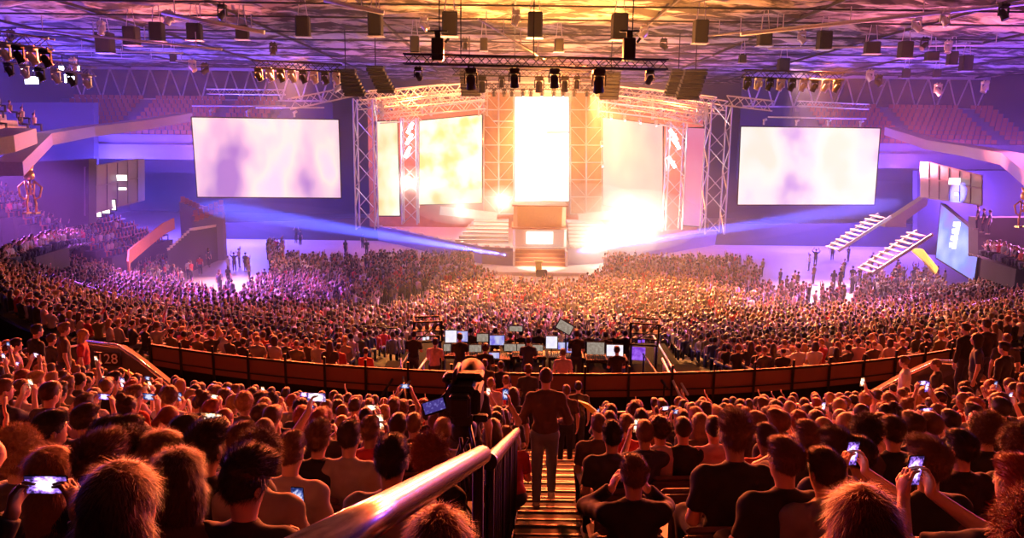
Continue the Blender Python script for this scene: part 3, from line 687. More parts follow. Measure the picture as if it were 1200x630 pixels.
for z, k, D, side, j, p, ph, x, y in cand:
    if any(abs(p.x-a) < .46 and abs(p.y-b) < .62 for a, b, _ in near): continue
    if D < 6.6 and y < 650 and min(math.hypot(x-f[0], (y-f[1])*.8) for f in FIG) < 1.7*170/z: continue
    if rr.random() < .04: continue
    if -.75 < p.x < -.05 and 4.2 < p.y < 6.4: continue      # camera tripod platform
    if nper >= LIMIT or z > 17.5 or x < -30 or x > 1230: extra.append((p, ph)); continue
    near.append((p.x, p.y, D))
    hair = rr.choice(HN); hc = rr.choice(HC); top = rr.choice(TN); fem = hair in ('long','bob','pony','bun')
    pose = rr.choices(['lap','clap','land','port','up','one','face','lean','low'], [40,8,8,8,3,5,3,7,2] if D > 6.5 else [40,4,0,0,0,0,2,5,0])[0]
    act = {'lap':'', 'clap':', clapping', 'land':', filming', 'port':', filming', 'up':', arms raised', 'one':', arm raised', 'face':', cupping face', 'lean':', leaning forward', 'low':', head bowed'}[pose]
    where = ', row '+num(17-k)+', seat '+num(j)+(' left' if side < 0 else ' right')+' of stairs'
    lab = 'person, '+HW[hair].format(hc.replace('dark brown', 'dark-brown'))+', '+top+' top'+act+where
    phl = 'glowing phone held by the person'+where
    yaw = rr.choice((-.45,-.2,0.)) if side < 0 else rr.choice((0.,.2,.45))
    hi = False
    if pose in ('clap','face','lean','low','up','one'): yaw = 0.
    add_person((p.x+rr.uniform(-.06,.06), p.y+rr.uniform(-.08,.1), p.z), ph+rr.uniform(-.15,.15), pose, hair, hc, top, lab, PERSON_GROUP,
       female=fem if pose == 'lap' else False, sleeves='long' if (pose == 'lap' and not fem and rr.random() < .35) else 'short', yaw=yaw if pose in ('lap','land','port') else 0., hi=hi, scale=rr.uniform(.93, 1.04), skin=rr.choice((0,0,0,1,1,2)), pant=rr.randrange(3), shoe=rr.randrange(2), phlabel=phl)
    nper += 1
# ------------------------------------------------------------------ the uncountable crowd: one mesh
def tri(Fq): return np.concatenate([Fq[:, [0,1,2]], Fq[:, [0,2,3]]]) if Fq.shape[1] == 4 else Fq
def mid_template(pose, hair, sleeves='short'):
    f = figure(pose, .046, sleeves, False, 0., False, lod=True)
    Vs = []; Fs = []; G = []; o = 0
    pr, amp, fr = hairprims(hair); HV, HF = sdf_mesh(pr, .036, amp*.5, fr, 1); HV = HV@np.array(f['Rh']).T+f['hc']
    for (V, Fq), g in ((f['body'], 1), (f['top'], 2), (f['legs'], 3), ((HV, HF), 0)):
        T = tri(Fq); Vs.append(V); Fs.append(T+o); G.append(np.full(len(T), g)); o += len(V)
    return np.concatenate(Vs).astype(np.float32), np.concatenate(Fs).astype(np.int32), np.concatenate(G)
def low_template(arms, standing=True):
    b = MB(); G = []
    def reg(g, n0): G.extend([g]*(len(b.f)-n0))
    z0 = .93 if standing else .5
    n0 = len(b.f); b.lathe((0,.01,z0-.05), [(.10,0),(.155,.04),(.14,.20),(.175,.38),(.17,.50),(.06,.56)], 7); reg(2, n0)
    n0 = len(b.f); b.lathe((0,.02,z0+.48), [(.05,0),(.05,.10),(.075,.14),(.08,.20),(.05,.27)], 6); reg(1, n0)
    n0 = len(b.f); b.lathe((0,-.005,z0+.64), [(.075,-.03),(.098,.03),(.093,.10),(.05,.145),(0,.155)], 7); reg(0, n0)
    for sx in (-1, 1):
        n0 = len(b.f); sh = Vector((sx*.18, 0, z0+.44))
        if arms == 'up' or (arms == 'one' and sx > 0): e = sh+Vector((sx*.06,.08,.22)); w = e+Vector((-sx*.05,.05,.24))
        elif arms == 'clap': e = sh+Vector((sx*.06,.08,-.22)); w = e+Vector((-sx*.17,.20,.12))
        else: e = sh+Vector((sx*.04,-.02,-.27)); w = e+Vector((-sx*.02,.10,-.20))
        b.tube([sh, e], [.055,.045], 5, False); reg(2, n0); n0 = len(b.f)
        b.tube([e, w, w+(w-e)*.3], [.042,.028,.02], 5); reg(1, n0)
        n0 = len(b.f)
        if standing: b.tube([(sx*.08,0,.92),(sx*.10,.02,.5),(sx*.10,0,.06),(sx*.11,.12,.02)], [.09,.065,.045,.04], 5)
        else: b.tube([(sx*.08,0,.5),(sx*.12,.42,.5),(sx*.12,.40,.06)], [.09,.065,.045], 5)
        reg(3, n0)
    F3 = []; G3 = []
    for f, g in zip(b.f, G):
        for i in range(1, len(f)-1): F3.append((f[0], f[i], f[i+1])); G3.append(g)
    return np.array([tuple(v) for v in b.v], np.float32), np.array(F3, np.int32), np.array(G3)
MIDT = [mid_template(a, h, s) for a, h, s in (('lap','short','short'),('lap','thick','long'),('lap','bob','short'),('clap','short','short'),('port','short','short'),('one','curly','short'),('lap','long','short'),('lap','buzz','short'))]
LOWS = [low_template(a, True) for a in ('down','down','up','one','clap')]
LOWT = [low_template(a, False) for a in ('down','clap','down','one')]
print('TEMPL', [len(t[1]) for t in MIDT], [len(t[1]) for t in LOWS])
inst = []   # (template, x, y, z, rot, scale)
for p, ph in extra: inst.append((MIDT[rng.integers(0, 8)], p.x, p.y, p.z, ph, rng.uniform(.93,1.04)))
def inpoly(x, y, poly):
    c = False; j = len(poly)-1
    for i in range(len(poly)):
        xi, yi = poly[i]; xj, yj = poly[j]
        if (yi > y) != (yj > y) and x < (xj-xi)*(y-yi)/(yj-yi)+xi: c = not c
        j = i
    return c
# middle tier
FOHX = (-3.9, 6.0)
for D in T1+T2:
    s = -60
    while s < 60:
        p, ph = row_pos(D, s); s += .56 if D < 31 else .62
        if abs(ph) > R(84) or rng.random() < .05: continue
        p.z = floor_z(D); x, y, z = proj(p+Vector((0,0,1.2)))
        if z < 8 or x < -20 or x > 1220: continue
        if FOHX[0]-.3 < p.x < FOHX[1]+.3 and 20 < p.y < 31.5 : continue
        if (6.2 < p.x < 7.0 or -5.2 < p.x < -4.4) and D < 31: continue       # gangways beside the desk platform
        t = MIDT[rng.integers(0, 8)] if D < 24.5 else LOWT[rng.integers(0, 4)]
        inst.append((t, p.x+rng.normal()*.05, p.y+rng.normal()*.06, p.z, ph+rng.normal()*.2, rng.uniform(.92,1.06)))
# arena floor
HOLES = [[(345,268),(490,268),(488,300),(430,316),(350,318)], [(185,300),(310,288),(318,330),(272,366),(215,350)], [(838,270),(1110,270),(1100,325),(1040,366),(940,352),(880,312),(840,306)],
         [(560,283),(700,283),(712,330),(676,349),(590,349),(552,325)], [(455,362),(505,350),(512,356),(440,392),(430,392)], [(880,318),(900,316),(925,352),(908,356)]]
def in_ring(x, y):   # inside the inner barrier
    r = Rr(44.5); return math.hypot(x-axis_x(44.5), y-44.5-r) < r-1.0
cnt = 0
for _ in range(9000):
    X = rng.uniform(-34, 38); Y = rng.uniform(43, 80)
    if not in_ring(X, Y): continue
    x, y, z = proj((X, Y, 1.6))
    if x < 150 or x > 1110: continue
    yf = proj((X, Y, 0))[1]
    if yf < 291+ (0 if x < 420 or x > 860 else 0)-min(abs(x-632), 200)*.06: continue
    if abs(x-632) < 300 and Y > 73.5-abs(x-632)*.005: continue
    if inpoly(x, yf, HOLES[3]): continue
    if any(inpoly(x, yf, h) for h in HOLES):
        if rng.random() > .03: continue
    dens = .85 if 300 < x < 860 else .5 if x > 860 else .6
    if rng.random() > dens: continue
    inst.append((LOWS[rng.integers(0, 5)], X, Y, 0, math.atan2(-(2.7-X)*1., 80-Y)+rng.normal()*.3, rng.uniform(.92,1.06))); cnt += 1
# side stands far left and right
def side_rows():
    out = []
    for i in range(10):      # left block
        X = -40.5+.95*i; z = CH-4.6-.55*i
        for j in range(17): out.append((X, 56+.6*j+.45*i, z, -PI/2+.35, i, j, 'L'))
    return out
SIDE = side_rows()
for X, Y, z, r_, i, j, s in SIDE:
    x, y, _ = proj((X, Y, z))
    if rng.random() < (.9 if j < 6 else .12): inst.append((LOWT[rng.integers(0, 4)], X, Y, z, -r_*-1+0, rng.uniform(.92,1.06)))
# upper far-left bleacher corner and right stand edge
for i in range(6):
    for j in range(14):
        if rng.random() < .5: inst.append((LOWT[rng.integers(0, 4)], -34.5-.8*i+.1*j, 47+.6*j, CH+.1+.42*i, -PI/2+.35, 1.))
for i in range(70):
    p = PH(rng.uniform(1000, 1100), rng.uniform(330, 362), 0.); inst.append((LOWS[rng.integers(0, 5)], p.x, p.y, 0.0, rng.uniform(-1, 1), 1.))
SH = np.array([TOPC[k] for k in TN]); HR = np.array([(.02,.015,.013),(.05,.028,.018),(.05,.028,.018),(.13,.065,.035),(.3,.15,.06)]); SKc = np.array([(.62,.38,.28),(.48,.28,.19),(.58,.35,.25)])
PT = np.array([(.03,.035,.06),(.014,.014,.016),(.12,.15,.24)])
Vs = []; Fs = []; Cs = []; o = 0
for (V, T, G), x, y, z, rot, sc in inst:
    c, s = math.cos(rot)*sc, math.sin(rot)*sc
    W = np.empty_like(V); W[:, 0] = V[:, 0]*c-V[:, 1]*s+x; W[:, 1] = V[:, 0]*s+V[:, 1]*c+y; W[:, 2] = V[:, 2]*sc+z
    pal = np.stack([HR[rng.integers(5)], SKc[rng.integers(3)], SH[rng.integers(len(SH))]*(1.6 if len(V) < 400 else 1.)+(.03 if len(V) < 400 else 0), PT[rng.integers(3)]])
    Vs.append(W); Fs.append(T+o); Cs.append(pal[G]); o += len(V)
Vs = np.concatenate(Vs); Fs = np.concatenate(Fs); Cs = np.concatenate(Cs)
me = bpy.data.meshes.new('crowd'); nf = len(Fs)
me.vertices.add(len(Vs)); me.vertices.foreach_set('co', Vs.ravel()); me.loops.add(nf*3); me.loops.foreach_set('vertex_index', Fs.ravel())
me.polygons.add(nf); me.polygons.foreach_set('loop_start', np.arange(0, nf*3, 3, dtype=np.int32)); me.polygons.foreach_set('use_smooth', np.ones(nf, bool)); me.update(calc_edges=True)
at = me.attributes.new('cloth', 'FLOAT_COLOR', 'FACE'); at.data.foreach_set('color', np.concatenate([Cs, np.ones((nf, 1))], 1).astype(np.float32).ravel())
cm = bpy.data.materials.new('crowd clothes and skin'); cm.use_nodes = True; nt = cm.node_tree; an = nt.nodes.new('ShaderNodeAttribute'); an.attribute_name = 'cloth'
nt.links.new(an.outputs['Color'], nt.nodes['Principled BSDF'].inputs['Base Color']); nt.nodes['Principled BSDF'].inputs['Roughness'].default_value = .6
me.materials.append(cm); crowd = bpy.data.objects.new('crowd', me); COL.objects.link(crowd)
tag(crowd, 'dense crowd filling the middle tier and the arena floor up to the stage', 'crowd', kind='stuff')
print('CROWD', len(inst), nf, 'floor', cnt, 'near', nper, 'extra', len(extra))
# ------------------------------------------------------------------ seats
s0 = empty('stadium_seat', (0,0,-50), 0, 'x', 'seat')
pan = MB().box((0,.02,.43), (.44,.42,.05), bev=.02).build('seat', K['seat_d'], s0)
bk = MB(); bk.box((0,-.22,.60), (.44,.045,.34), bev=.02); bk.box((0,-.22,.80), (.40,.05,.05), bev=.02); bk = bk.build('backrest', K['seat_d'], s0)
lg = MB(); lg.box((-.2,-.16,.21), (.04,.05,.42)); lg.box((.2,-.16,.21), (.04,.05,.42)); lg.box((0,-.16,.38), (.4,.04,.04)); lg = lg.build('frame', K['black'], s0); kid(s0, pan, bk, lg)
n = 0
for k, D in enumerate(ROWS[:9]):
    for side in (-1, 1):
        s = (axis_x(D)-AL(D)+.30) if side < 0 else (AR(D)+.30-axis_x(D)); j = 0
        while s < 9:
            p, ph = row_pos(D, side*s); j += 1; s += .54; x, y, z = proj(p+Vector((0,0,floor_z(D)+.7)))
            if z < 1.0 or x < -60 or x > 1260 or y > 760 or (-.8 < p.x < -.05 and 4.0 < p.y < 6.6): continue
            o = s0 if n == 0 else copy_tree(s0); n += 1; o.location = (p.x, p.y, floor_z(D)); o.rotation_euler = (0,0,ph)
            tag(o, 'dark plastic audience seat, row '+num(17-k)+', seat '+num(j)+' '+('left' if side < 0 else 'right')+' of stairs', 'seat', 'dark seats of the near bank')
rs = MB()
for D in ROWS:
    for side in (-1, 1):
        s = (axis_x(D)-AL(D)+.30) if side < 0 else (AR(D)+.30-axis_x(D))
        while s < 20:
            p, ph = row_pos(D, side*s); s += .54; x, y, z = proj(p+Vector((0,0,floor_z(D)+.7)))
            if D < ROWS[9] and s < 9.6: continue
            if z < 1: continue
            if x < -170 or x > 1370: continue
            Rm = Matrix.Rotation(ph, 3, 'Z'); q = p+Vector((0,0,floor_z(D))); rs.box(q+Rm@Vector((0,.02,.43)), (.44,.42,.05), M3=Rm); rs.box(q+Rm@Vector((0,-.22,.60)), (.44,.045,.38), M3=Rm)
tag(rs.build('stadium_seating', K['seat_d']), 'dark plastic seating hidden under the audience in the lower rows of the near bank', 'seating', kind='stuff')
# orange seats of the left block, mostly empty: one thing each, 100 and more
e0 = None; n = 0
for X, Y, z, r_, i, j, s in SIDE:
    if e0 is None:
        b = MB(); b.box((0,0,.42), (.5,.40,.06), bev=.02); b.box((0,-.2,.62), (.5,.06,.42), bev=.02); b.box((0,-.1,.2), (.1,.12,.42))
        e0 = b.build('folding_seat', K['seat_o'])
        o = e0
    else: o = e0.copy(); COL.objects.link(o)
    o.location = (X, Y, z); o.rotation_euler = (0,0,-PI/2+.35)
    tag(o, 'orange folding seat of the left side block, row '+num(i+1)+' from top, place '+num(j+1), 'seat', 'orange seats of the left side block'); n += 1
rk = MB()
for i in range(10):
    X = -40.5+.95*i; z = CH-4.6-.55*i; Y0, Y1 = 55.5+.45*i, 66.5+.45*i
    rk.prism([(X-.5,Y0,0),(X+.5,Y0,0),(X+.5,Y0,z),(X-.5,Y0,z)], (0,Y1-Y0,0))
struct(rk.build('floor', K['concrete']))
# ------------------------------------------------------------------ hall shell
CZ = CH+9.2
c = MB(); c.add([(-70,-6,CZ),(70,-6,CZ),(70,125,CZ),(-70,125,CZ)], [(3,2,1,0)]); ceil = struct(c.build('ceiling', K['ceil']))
# wrinkled fabric strips stretched between joists, joists across
rc = random.Random(5)
cs = MB(); V = []; Fq = []; NX, NY = 90, 150
for j in range(NY+1):
    for i in range(NX+1):
        x = -62+124*i/NX; y = 22+100*j/NY
        V.append((x, y, CZ-.25-.20*math.sin(j*2.1+math.sin(i*.35)*1.2)-.18*math.sin(i*.9+j*.7)+rc.uniform(-.14,.14)))
for j in range(NY):
    for i in range(NX): a = j*(NX+1)+i; Fq.append((a, a+NX+1, a+NX+2, a+1))
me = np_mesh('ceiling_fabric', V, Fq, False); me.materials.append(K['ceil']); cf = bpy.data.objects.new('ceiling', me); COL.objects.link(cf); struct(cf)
js = MB()
for j in range(15):
    y = 26+6.4*j+rc.uniform(-1,1); js.box((0, y, CZ-.75), (124, .09, .12))
for i in range(13): js.box((-60+10*i, 72, CZ-.62), (.14, 100, .2))
struct(js.build('ceiling', K['black']))
sh = MB(); sh.box((-62, 60, 10.5), (.5, 132, 22)); struct(sh.build('wall_left', K['darkwall']))
sh = MB(); sh.box((66, 60, 10.5), (.5, 132, 22)); struct(sh.build('wall_right', K['darkwall']))
sh = MB(); sh.box((0, 124, 10.5), (130, .5, 22)); struct(sh.build('wall_back', K['darkwall']))
# far upper stands behind the stage: steps with seat rows, V struts under the roof
def upper_stand(x0, x1, y0, sign, name, lab):
    t = empty(name, ((x0+x1)/2, y0, CH-1), 0, lab, 'stand', 'upper stands behind the stage')
    b = MB(); sr = MB()
    for k in range(9):
        z = CH+.0+.55*k; y = y0+1.1*k
        b.box(((x0+x1)/2-t.location.x, y-t.location.y, z-.6-t.location.z), (x1-x0, 1.1, 1.2))
        n = int((x1-x0)/.75)
        for i in range(n):
            if (i % 14) < 2: continue
            sr.box((x0+(i+.5)*.75-t.location.x, y-.1-t.location.y, z+.3-t.location.z), (.6, .12, .5))
    b.box(((x0+x1)/2-t.location.x, -.7, -1.0), (x1-x0, .3, 1.7))
    b.build('steps', K['purwall'], t); o = sr.build('seat_row', K['seat_o'], t); o['kind'] = 'stuff'
    return t
upper_stand(-58, -30, 92, -1, 'upper_stand', 'dim upper stand with rows of empty seats beyond the left hanging screen')
upper_stand(36, 62, 92, 1, 'upper_stand', 'dim upper stand with rows of empty seats beyond the right hanging screen')
for x0, x1, sd in ((-58,-24,'left'),(30,62,'right')):
    b = MB(); y = 103; z0, z1 = CH+4.6, CZ-.7; n = int((x1-x0)/2.6)
    b.beam((x0,y,z1),(x1,y,z1),.3,.35); b.beam((x0,y,z0),(x1,y,z0),.2,.2)
    for i in range(n):
        xa = x0+(x1-x0)*i/n; xb = x0+(x1-x0)*(i+1)/n; xm = (xa+xb)/2
        b.tube([(xa,y,z1),(xm,y,z0)], .11, 6); b.tube([(xb,y,z1),(xm,y,z0)], .11, 6)
    tag(b.build('roof_strut_truss', K['alu'], loc=((x0+x1)/2, y, z1)), 'long row of V-shaped steel roof struts above the '+sd+' upper stand', 'roof truss', 'V-strut roof trusses')
    w = MB().box(((x0+x1)/2, 104, CH+2), (abs(x1-x0), .3, 14)); struct(w.build('wall_back', K['darkwall']))
# side galleries: fascia beams, walls, control boxes
def ribbon(pts, h, depth, name, m, lab=None, cat=None, group=None):
    b = MB()
    for a, q in zip(pts[:-1], pts[1:]):
        a, q = Vector(a), Vector(q); d = (q-a); s = Vector((-d.y, d.x, 0)).normalized()*depth
        if s.x*a.x < 0: s = -s
        b.prism([a, q, q+Vector((0,0,h)), a+Vector((0,0,h))], s)
    o = b.build(name, m)
    return tag(o, lab, cat, group) if lab else struct(o)
def pline(lst): return [P(x, y, z) for x, y, z in lst]
ribbon(pline([(28,206,47),(62,170,56),(112,160,64),(170,152,72),(226,142,82)]), .85, 1.4, 'gallery_beam', K['cream'], 'pale cranked gallery fascia beam on the left of the hall', 'gallery beam', 'pale gallery beams')
ribbon(pline([(1036,158,84),(1085,175,72),(1128,183,64),(1172,193,56),(1200,218,48)]), .85, 1.4, 'gallery_beam', K['cream'], 'pale cranked gallery fascia beam on the right of the hall', 'gallery beam', 'pale gallery beams')
ribbon(pline([(-20,186,40),(18,178,42),(44,168,46)]), .9, 1.6, 'bleacher', K['cream'], 'pale front of the small upper bleacher in the far left corner', 'bleacher')
bl = MB()
for i in range(7): bl.box((-35-.8*i, 51, CH+.05+.42*i-.3), (.8, 12, .6))
struct(bl.build('floor', K['bench']))
# left and right dark side walls
def wallprism(pts, ext, name, m): b = MB(); b.prism(pts, ext); return struct(b.build(name, m))
a, b_, = P(-60,205,56), P(104,196,58)
wallprism([P(-60,195,60), P(104,186,60), P(104,262,60), P(-60,290,60)], (0,1.2,0), 'wall_left', K['darkwall'])
wallprism([P(1146,255,56), P(1240,255,52), P(1240,345,52), P(1146,338,56)], (0,1.2,0), 'wall_right', K['darkwall'])
wallprism([P(1075,200,86), P(1240,200,86), P(1240,320,86), P(1075,320,86)], (0,1,0), 'wall_right', K['darkwall'])
wallprism([P(-60,120,88), P(110,120,88), P(110,300,88), P(-60,300,88)], (0,1,0), 'wall_left', K['darkwall'])
wallprism([P(228,262,92), P(470,255,92), P(470,300,92), P(228,305,92)], (0,1,0), 'wall_back', K['darkwall'])
wallprism([P(830,262,92), P(1085,262,92), P(1085,300,92), P(830,300,92)], (0,1,0), 'wall_back', K['darkwall'])
for x0, x1, z, sd in ((100,162,60,'left'),(1088,1150,58,'right')):
    t = empty('commentary_box', P((x0+x1)/2, 240, z), 0, 'smoked-glass commentary box hanging under the '+sd+' gallery, a lit sign on its front', 'commentary box', 'commentary boxes')
    L = Vector(t.location); y0, y1 = (196,186) if sd == 'left' else (190,206)
    A, B = P(x0, y0, z), P(x1, y1, z+ (6 if sd == 'left' else -6)); C2, D2 = P(x1, 236 if sd == 'left' else 240, z+(6 if sd == 'left' else -6)), P(x0, 252 if sd == 'left' else 232, z)
    MB().prism([A-L, B-L, C2-L, D2-L], (0,1.2,0)).build('glass_front', K['booth'], t)
    m = MB()
    for i in range(6):
        u = i/5; p0 = A.lerp(B, u)-L; p1 = D2.lerp(C2, u)-L; m.beam(p0+Vector((0,-.08,0)), p1+Vector((0,-.08,0)), .08, .08)
    for u in (0, .45, 1): m.beam(A.lerp(D2, u)-L+Vector((0,-.08,0)), B.lerp(C2, u)-L+Vector((0,-.08,0)), .10, .10)
    m.build('mullion_frame', K['purwall'], t)
    p = A.lerp(B, .6).lerp(D2.lerp(C2, .6), .35)-L; MB().box(p+Vector((0,-.12,0)), (1.5,.1,.45)).build('lit_sign', K['lit'], t)
    MB().box(p+Vector((.2,-.12,-.9)), (.9,.1,.2)).build('lit_sign', K['lit'], t)
# lit windows under the left box
for i, (x0, x1, y) in enumerate(((106,118,248),(120,128,244),(131,135,240))):
    p = P((x0+x1)/2, y, 63); w = (x1-x0)/900*63; t = empty('window', p); t['kind'] = 'structure'; t.name = 'window_%d' % (i+1)
    MB().box((0,0,0), (w,.1,.8)).build('window_pane', K['lit'], t); MB().box((0,.06,0), (w+.2,.08,1.0)).build('window_frame', K['darkwall'], t)
# truss frame pattern at stairs right/left: white steps blocks
def pale_steps(pxs, z, n, w, dx, lab, name='access_steps'):
    x, y = pxs; p0 = P(x, y, z); t = empty(name, p0, 0, lab, 'steps', 'pale access steps on the right')
    for i in range(n): MB().box((dx*i*.42, .05*i, .30*i+.12), (.40, w, .10), bev=.02).build('step', K['bench'], t)
    MB().beam((0,-w/2,0), (dx*n*.42,-w/2,.30*n), .08, .25).build('stringer', K['alu'], t)
    MB().beam((0,w/2,0), (dx*n*.42,w/2,.30*n), .08, .25).build('stringer', K['alu'], t); return t
pale_steps((976,292), 66, 10, 2.2, 1, 'pale steps climbing right from the empty floor towards the stand, the farther flight')
pale_steps((1014,318), 58, 10, 2.2, 1, 'pale steps climbing right beside the yellow edge board, the nearer flight')
b = MB(); b.prism([P(1037,262,68), P(1087,229,68), P(1087,240,68), P(1062,258,68), P(1062,266,68), P(1037,266,68)], (0,1,0))
tag(b.build('stair_parapet', K['cream']), 'pale sloping stair parapet right of the right hanging screen', 'parapet')
b = MB(); b.prism([P(1068,292,60), P(1082,292,60), P(1100,314,57), P(1097,321,57), P(1084,306,58)], (0,.5,0))
tag(b.build('edge_board', K['yellow']), 'yellowish cranked edge board at the right end of the arena floor', 'edge board')
# curved orange barrier at the left end of the floor
pts = pline([(152,322,56),(153,308,58),(162,300,60),(176,288,63),(192,275,66),(205,268,69)])
ribbon(pts, 1.0, .12, 'floor_barrier', K['seat_o'], 'curved orange barrier closing the left end of the arena floor', 'barrier')
# pale benches of the left far block
for i in range(9):
    p0, p1 = P(196+3.2*i, 291-2.9*i, 66+.4*i), P(232+2.6*i, 281-2.2*i, 72+.4*i)
    b = MB(); b.beam(p0, p1, .13, .07); b.beam(p0-Vector((0,0,.12)), p1-Vector((0,0,.12)), .03, .14)
    rb_ = MB(); d_ = Vector((0,-.32,0)); rb_.prism([p0-Vector((0,0,.2)), p1-Vector((0,0,.2)), Vector((p1.x,p1.y,0)), Vector((p0.x,p0.y,0))], (0,.3,0)); struct(rb_.build('floor', K['concrete']))
    tag(b.build('bleacher_bench', K['bench'], loc=(p0+p1)/2), 'pale bleacher bench beyond the orange barrier, '+ordn(i+1)+' from the front', 'bench', 'pale bleacher benches')
for i, (x0,y0,x1,y1) in enumerate(((228,256,262,243),(226,250,262,236),(212,232,238,244),(216,240,222,250))):
    b = MB(); A_, B_ = P(x0,y0,74+i), P(x1,y1,76+i)
    for q in range(6): c_ = A_.lerp(B_, (q+.5)/6); b.box(c_, (.42,.12,.5), rz=.3, bev=.03); b.box(c_+Vector((0,-.2,-.28)), (.42,.4,.08), rz=.3)
    rb_ = MB(); rb_.prism([A_+Vector((0,-.45,-.34)), B_+Vector((0,-.45,-.34)), Vector((B_.x,B_.y-.45,0)), Vector((A_.x,A_.y-.45,0))], (0,.7,0)); struct(rb_.build('floor', K['purwall']))
    tag(b.build('seat_block', K['seat_o'], loc=P(x0,y0,74+i)), 'short run of orange seat backs below the left hanging screen, '+ordn(i+1)+' of four', 'seat block', 'orange seat backs under the left screen')
# inner ring barrier with LED boards
led_pur = led('ribbon board violet', [(.35,.08,.75),(.65,.2,.9),(.45,.1,.8)], .5, (.6,.6,.6), seed=2)
led_or = mat('ribbon board panel', (.4,.25,.35), .5)
ring = []; r = Rr(44.5); ax = axis_x(44.5)
for i in range(-23, 24):
    a0, a1 = R(i*3.4), R((i+.9)*3.4); p0 = Vector((ax+r*math.sin(a0), 44.5+r-r*math.cos(a0), .0)); p1 = Vector((ax+r*math.sin(a1), 44.5+r-r*math.cos(a1), .0))
    x, y, z = proj((p0+p1)/2)
    if x < 100 or x > 1120: continue
    ring.append((p0, p1, x))
for i, (p0, p1, x) in enumerate(ring):
    lit = (860 < x < 1010) or (265 < x < 400) or 770 < x < 800
    b = MB(); d = (p1-p0); s = Vector((-d.y, d.x, 0)).normalized()*.15
    b.prism([p0, p1, p1+Vector((0,0,1.15)), p0+Vector((0,0,1.15))], s)
    t = b.build('ring_board', led_pur if lit else K['darkwall'], loc=p0)
    tag(t, ('violet glowing' if lit else 'unlit dark')+' advertising board on the ring barrier, '+ordn(i+1)+' board counted from the left end', 'board', 'boards of the ring barrier')
# railings between the middle tier halves
def railing(D, ph0, ph1, h, name, lab, n=32, r=.03, m='black', zoff=0, group=None, rails=(1.,)):
    pts = [row_phi(D, ph0+(ph1-ph0)*i/n)+Vector((0,0,floor_z(D)+zoff+h)) for i in range(n+1)]
    t = empty(name, pts[0]-Vector((0,0,h)), 0, lab, 'railing', group); L = Vector(t.location)
    for q in rails: MB().tube([p-L-Vector((0,0,h*(1-q))) for p in pts], r, 8).build('rail', K[m], t)
    for i in range(0, n+1, 4): MB().tube([pts[i]-L, pts[i]-L-Vector((0,0,h))], r*.8, 6).build('post', K[m], t)
    return t
railing(31.4, R(-52), R(-10), 1.3, 'cross_aisle_railing', 'long dark railing across the crowd left of the desk platform', group='cross aisle railings')
railing(31.4, R(14), R(52), 1.3, 'cross_aisle_railing', 'long dark railing across the crowd right of the desk platform', group='cross aisle railings')
# railing on the front edge of the near bank with wall below
for nm, a0, a1, lab in (('L',R(-40),R(-6),'thin pale rail along the front edge of the left half of the near bank'),('R',R(3.5),R(44),'thin pale rail along the front edge of the right half of the near bank')):
    railing(16.4, a0, a1, 1.05, 'front_railing', lab, r=.022, m='alu', group='front rails of the near bank')
# back of the middle tier: terracotta fascia panels framed by dark posts
fi = 0
for i in range(-26, 27):
    a0, a1 = R(i*2.4), R((i+1)*2.4)
    p0, p1 = row_phi(20.35, a0), row_phi(20.35, a1); x, y, z = proj(Vector((p0.x, p0.y, CH-6.3)))
    if x < 150 or x > 1130: continue
    fi += 1; zz = CH-7.02; t = empty('fascia_panel', ((p0.x+p1.x)/2, (p0.y+p1.y)/2, zz), 0, 'terracotta back panel of the middle tier, '+ordn(fi)+' from the left', 'panel', 'terracotta panels of the middle tier'); L = Vector(t.location)
    p0 = Vector((p0.x, p0.y, zz)); p1 = Vector((p1.x, p1.y, zz))
    MB().prism([p0-L, p1-L, p1-L+Vector((0,0,.62)), p0-L+Vector((0,0,.62))], (0,.08,0)).build('panel', K['fascia'], t)
    m = MB(); m.beam(p0-L+Vector((0,-.04,.66)), p1-L+Vector((0,-.04,.66)), .06, .07); m.beam(p0-L+Vector((0,-.04,.2)), p1-L+Vector((0,-.04,.2)), .03, .03); m.beam(p0-L+Vector((0,-.04,-.3)), p0-L+Vector((0,-.04,.9)), .06, .06)
    m.build('frame', K['black'], t)
# walls below: front of the near bank (faces the stage) and back of the middle tier (faces us)
def ringwall(D, z0, z1, a0, a1, name, m, n=40, th=.25):
    V = []; Fq = []
    for i in range(n+1):
        for dd, z in ((D, z0), (D, z1), (D+th, z1), (D+th, z0)):
            p = row_phi(dd, a0+(a1-a0)*i/n); V.append((p.x, p.y, z))
    for i in range(n):
        for j in range(4): Fq.append((i*4+j, i*4+(j+1)%4, i*4+4+(j+1)%4, i*4+4+j))
    me = np_mesh(name, V, Fq, False); me.materials.append(m); o = bpy.data.objects.new(name, me); COL.objects.link(o); return struct(o)
ringwall(20.42, CH-8.8, CH-7.02, R(-80), R(80), 'wall_middle', K['darkfloor'])
ringwall(16.3, CH-9, CH-6.95, R(-80), R(80), 'wall_near', K['darkfloor'])
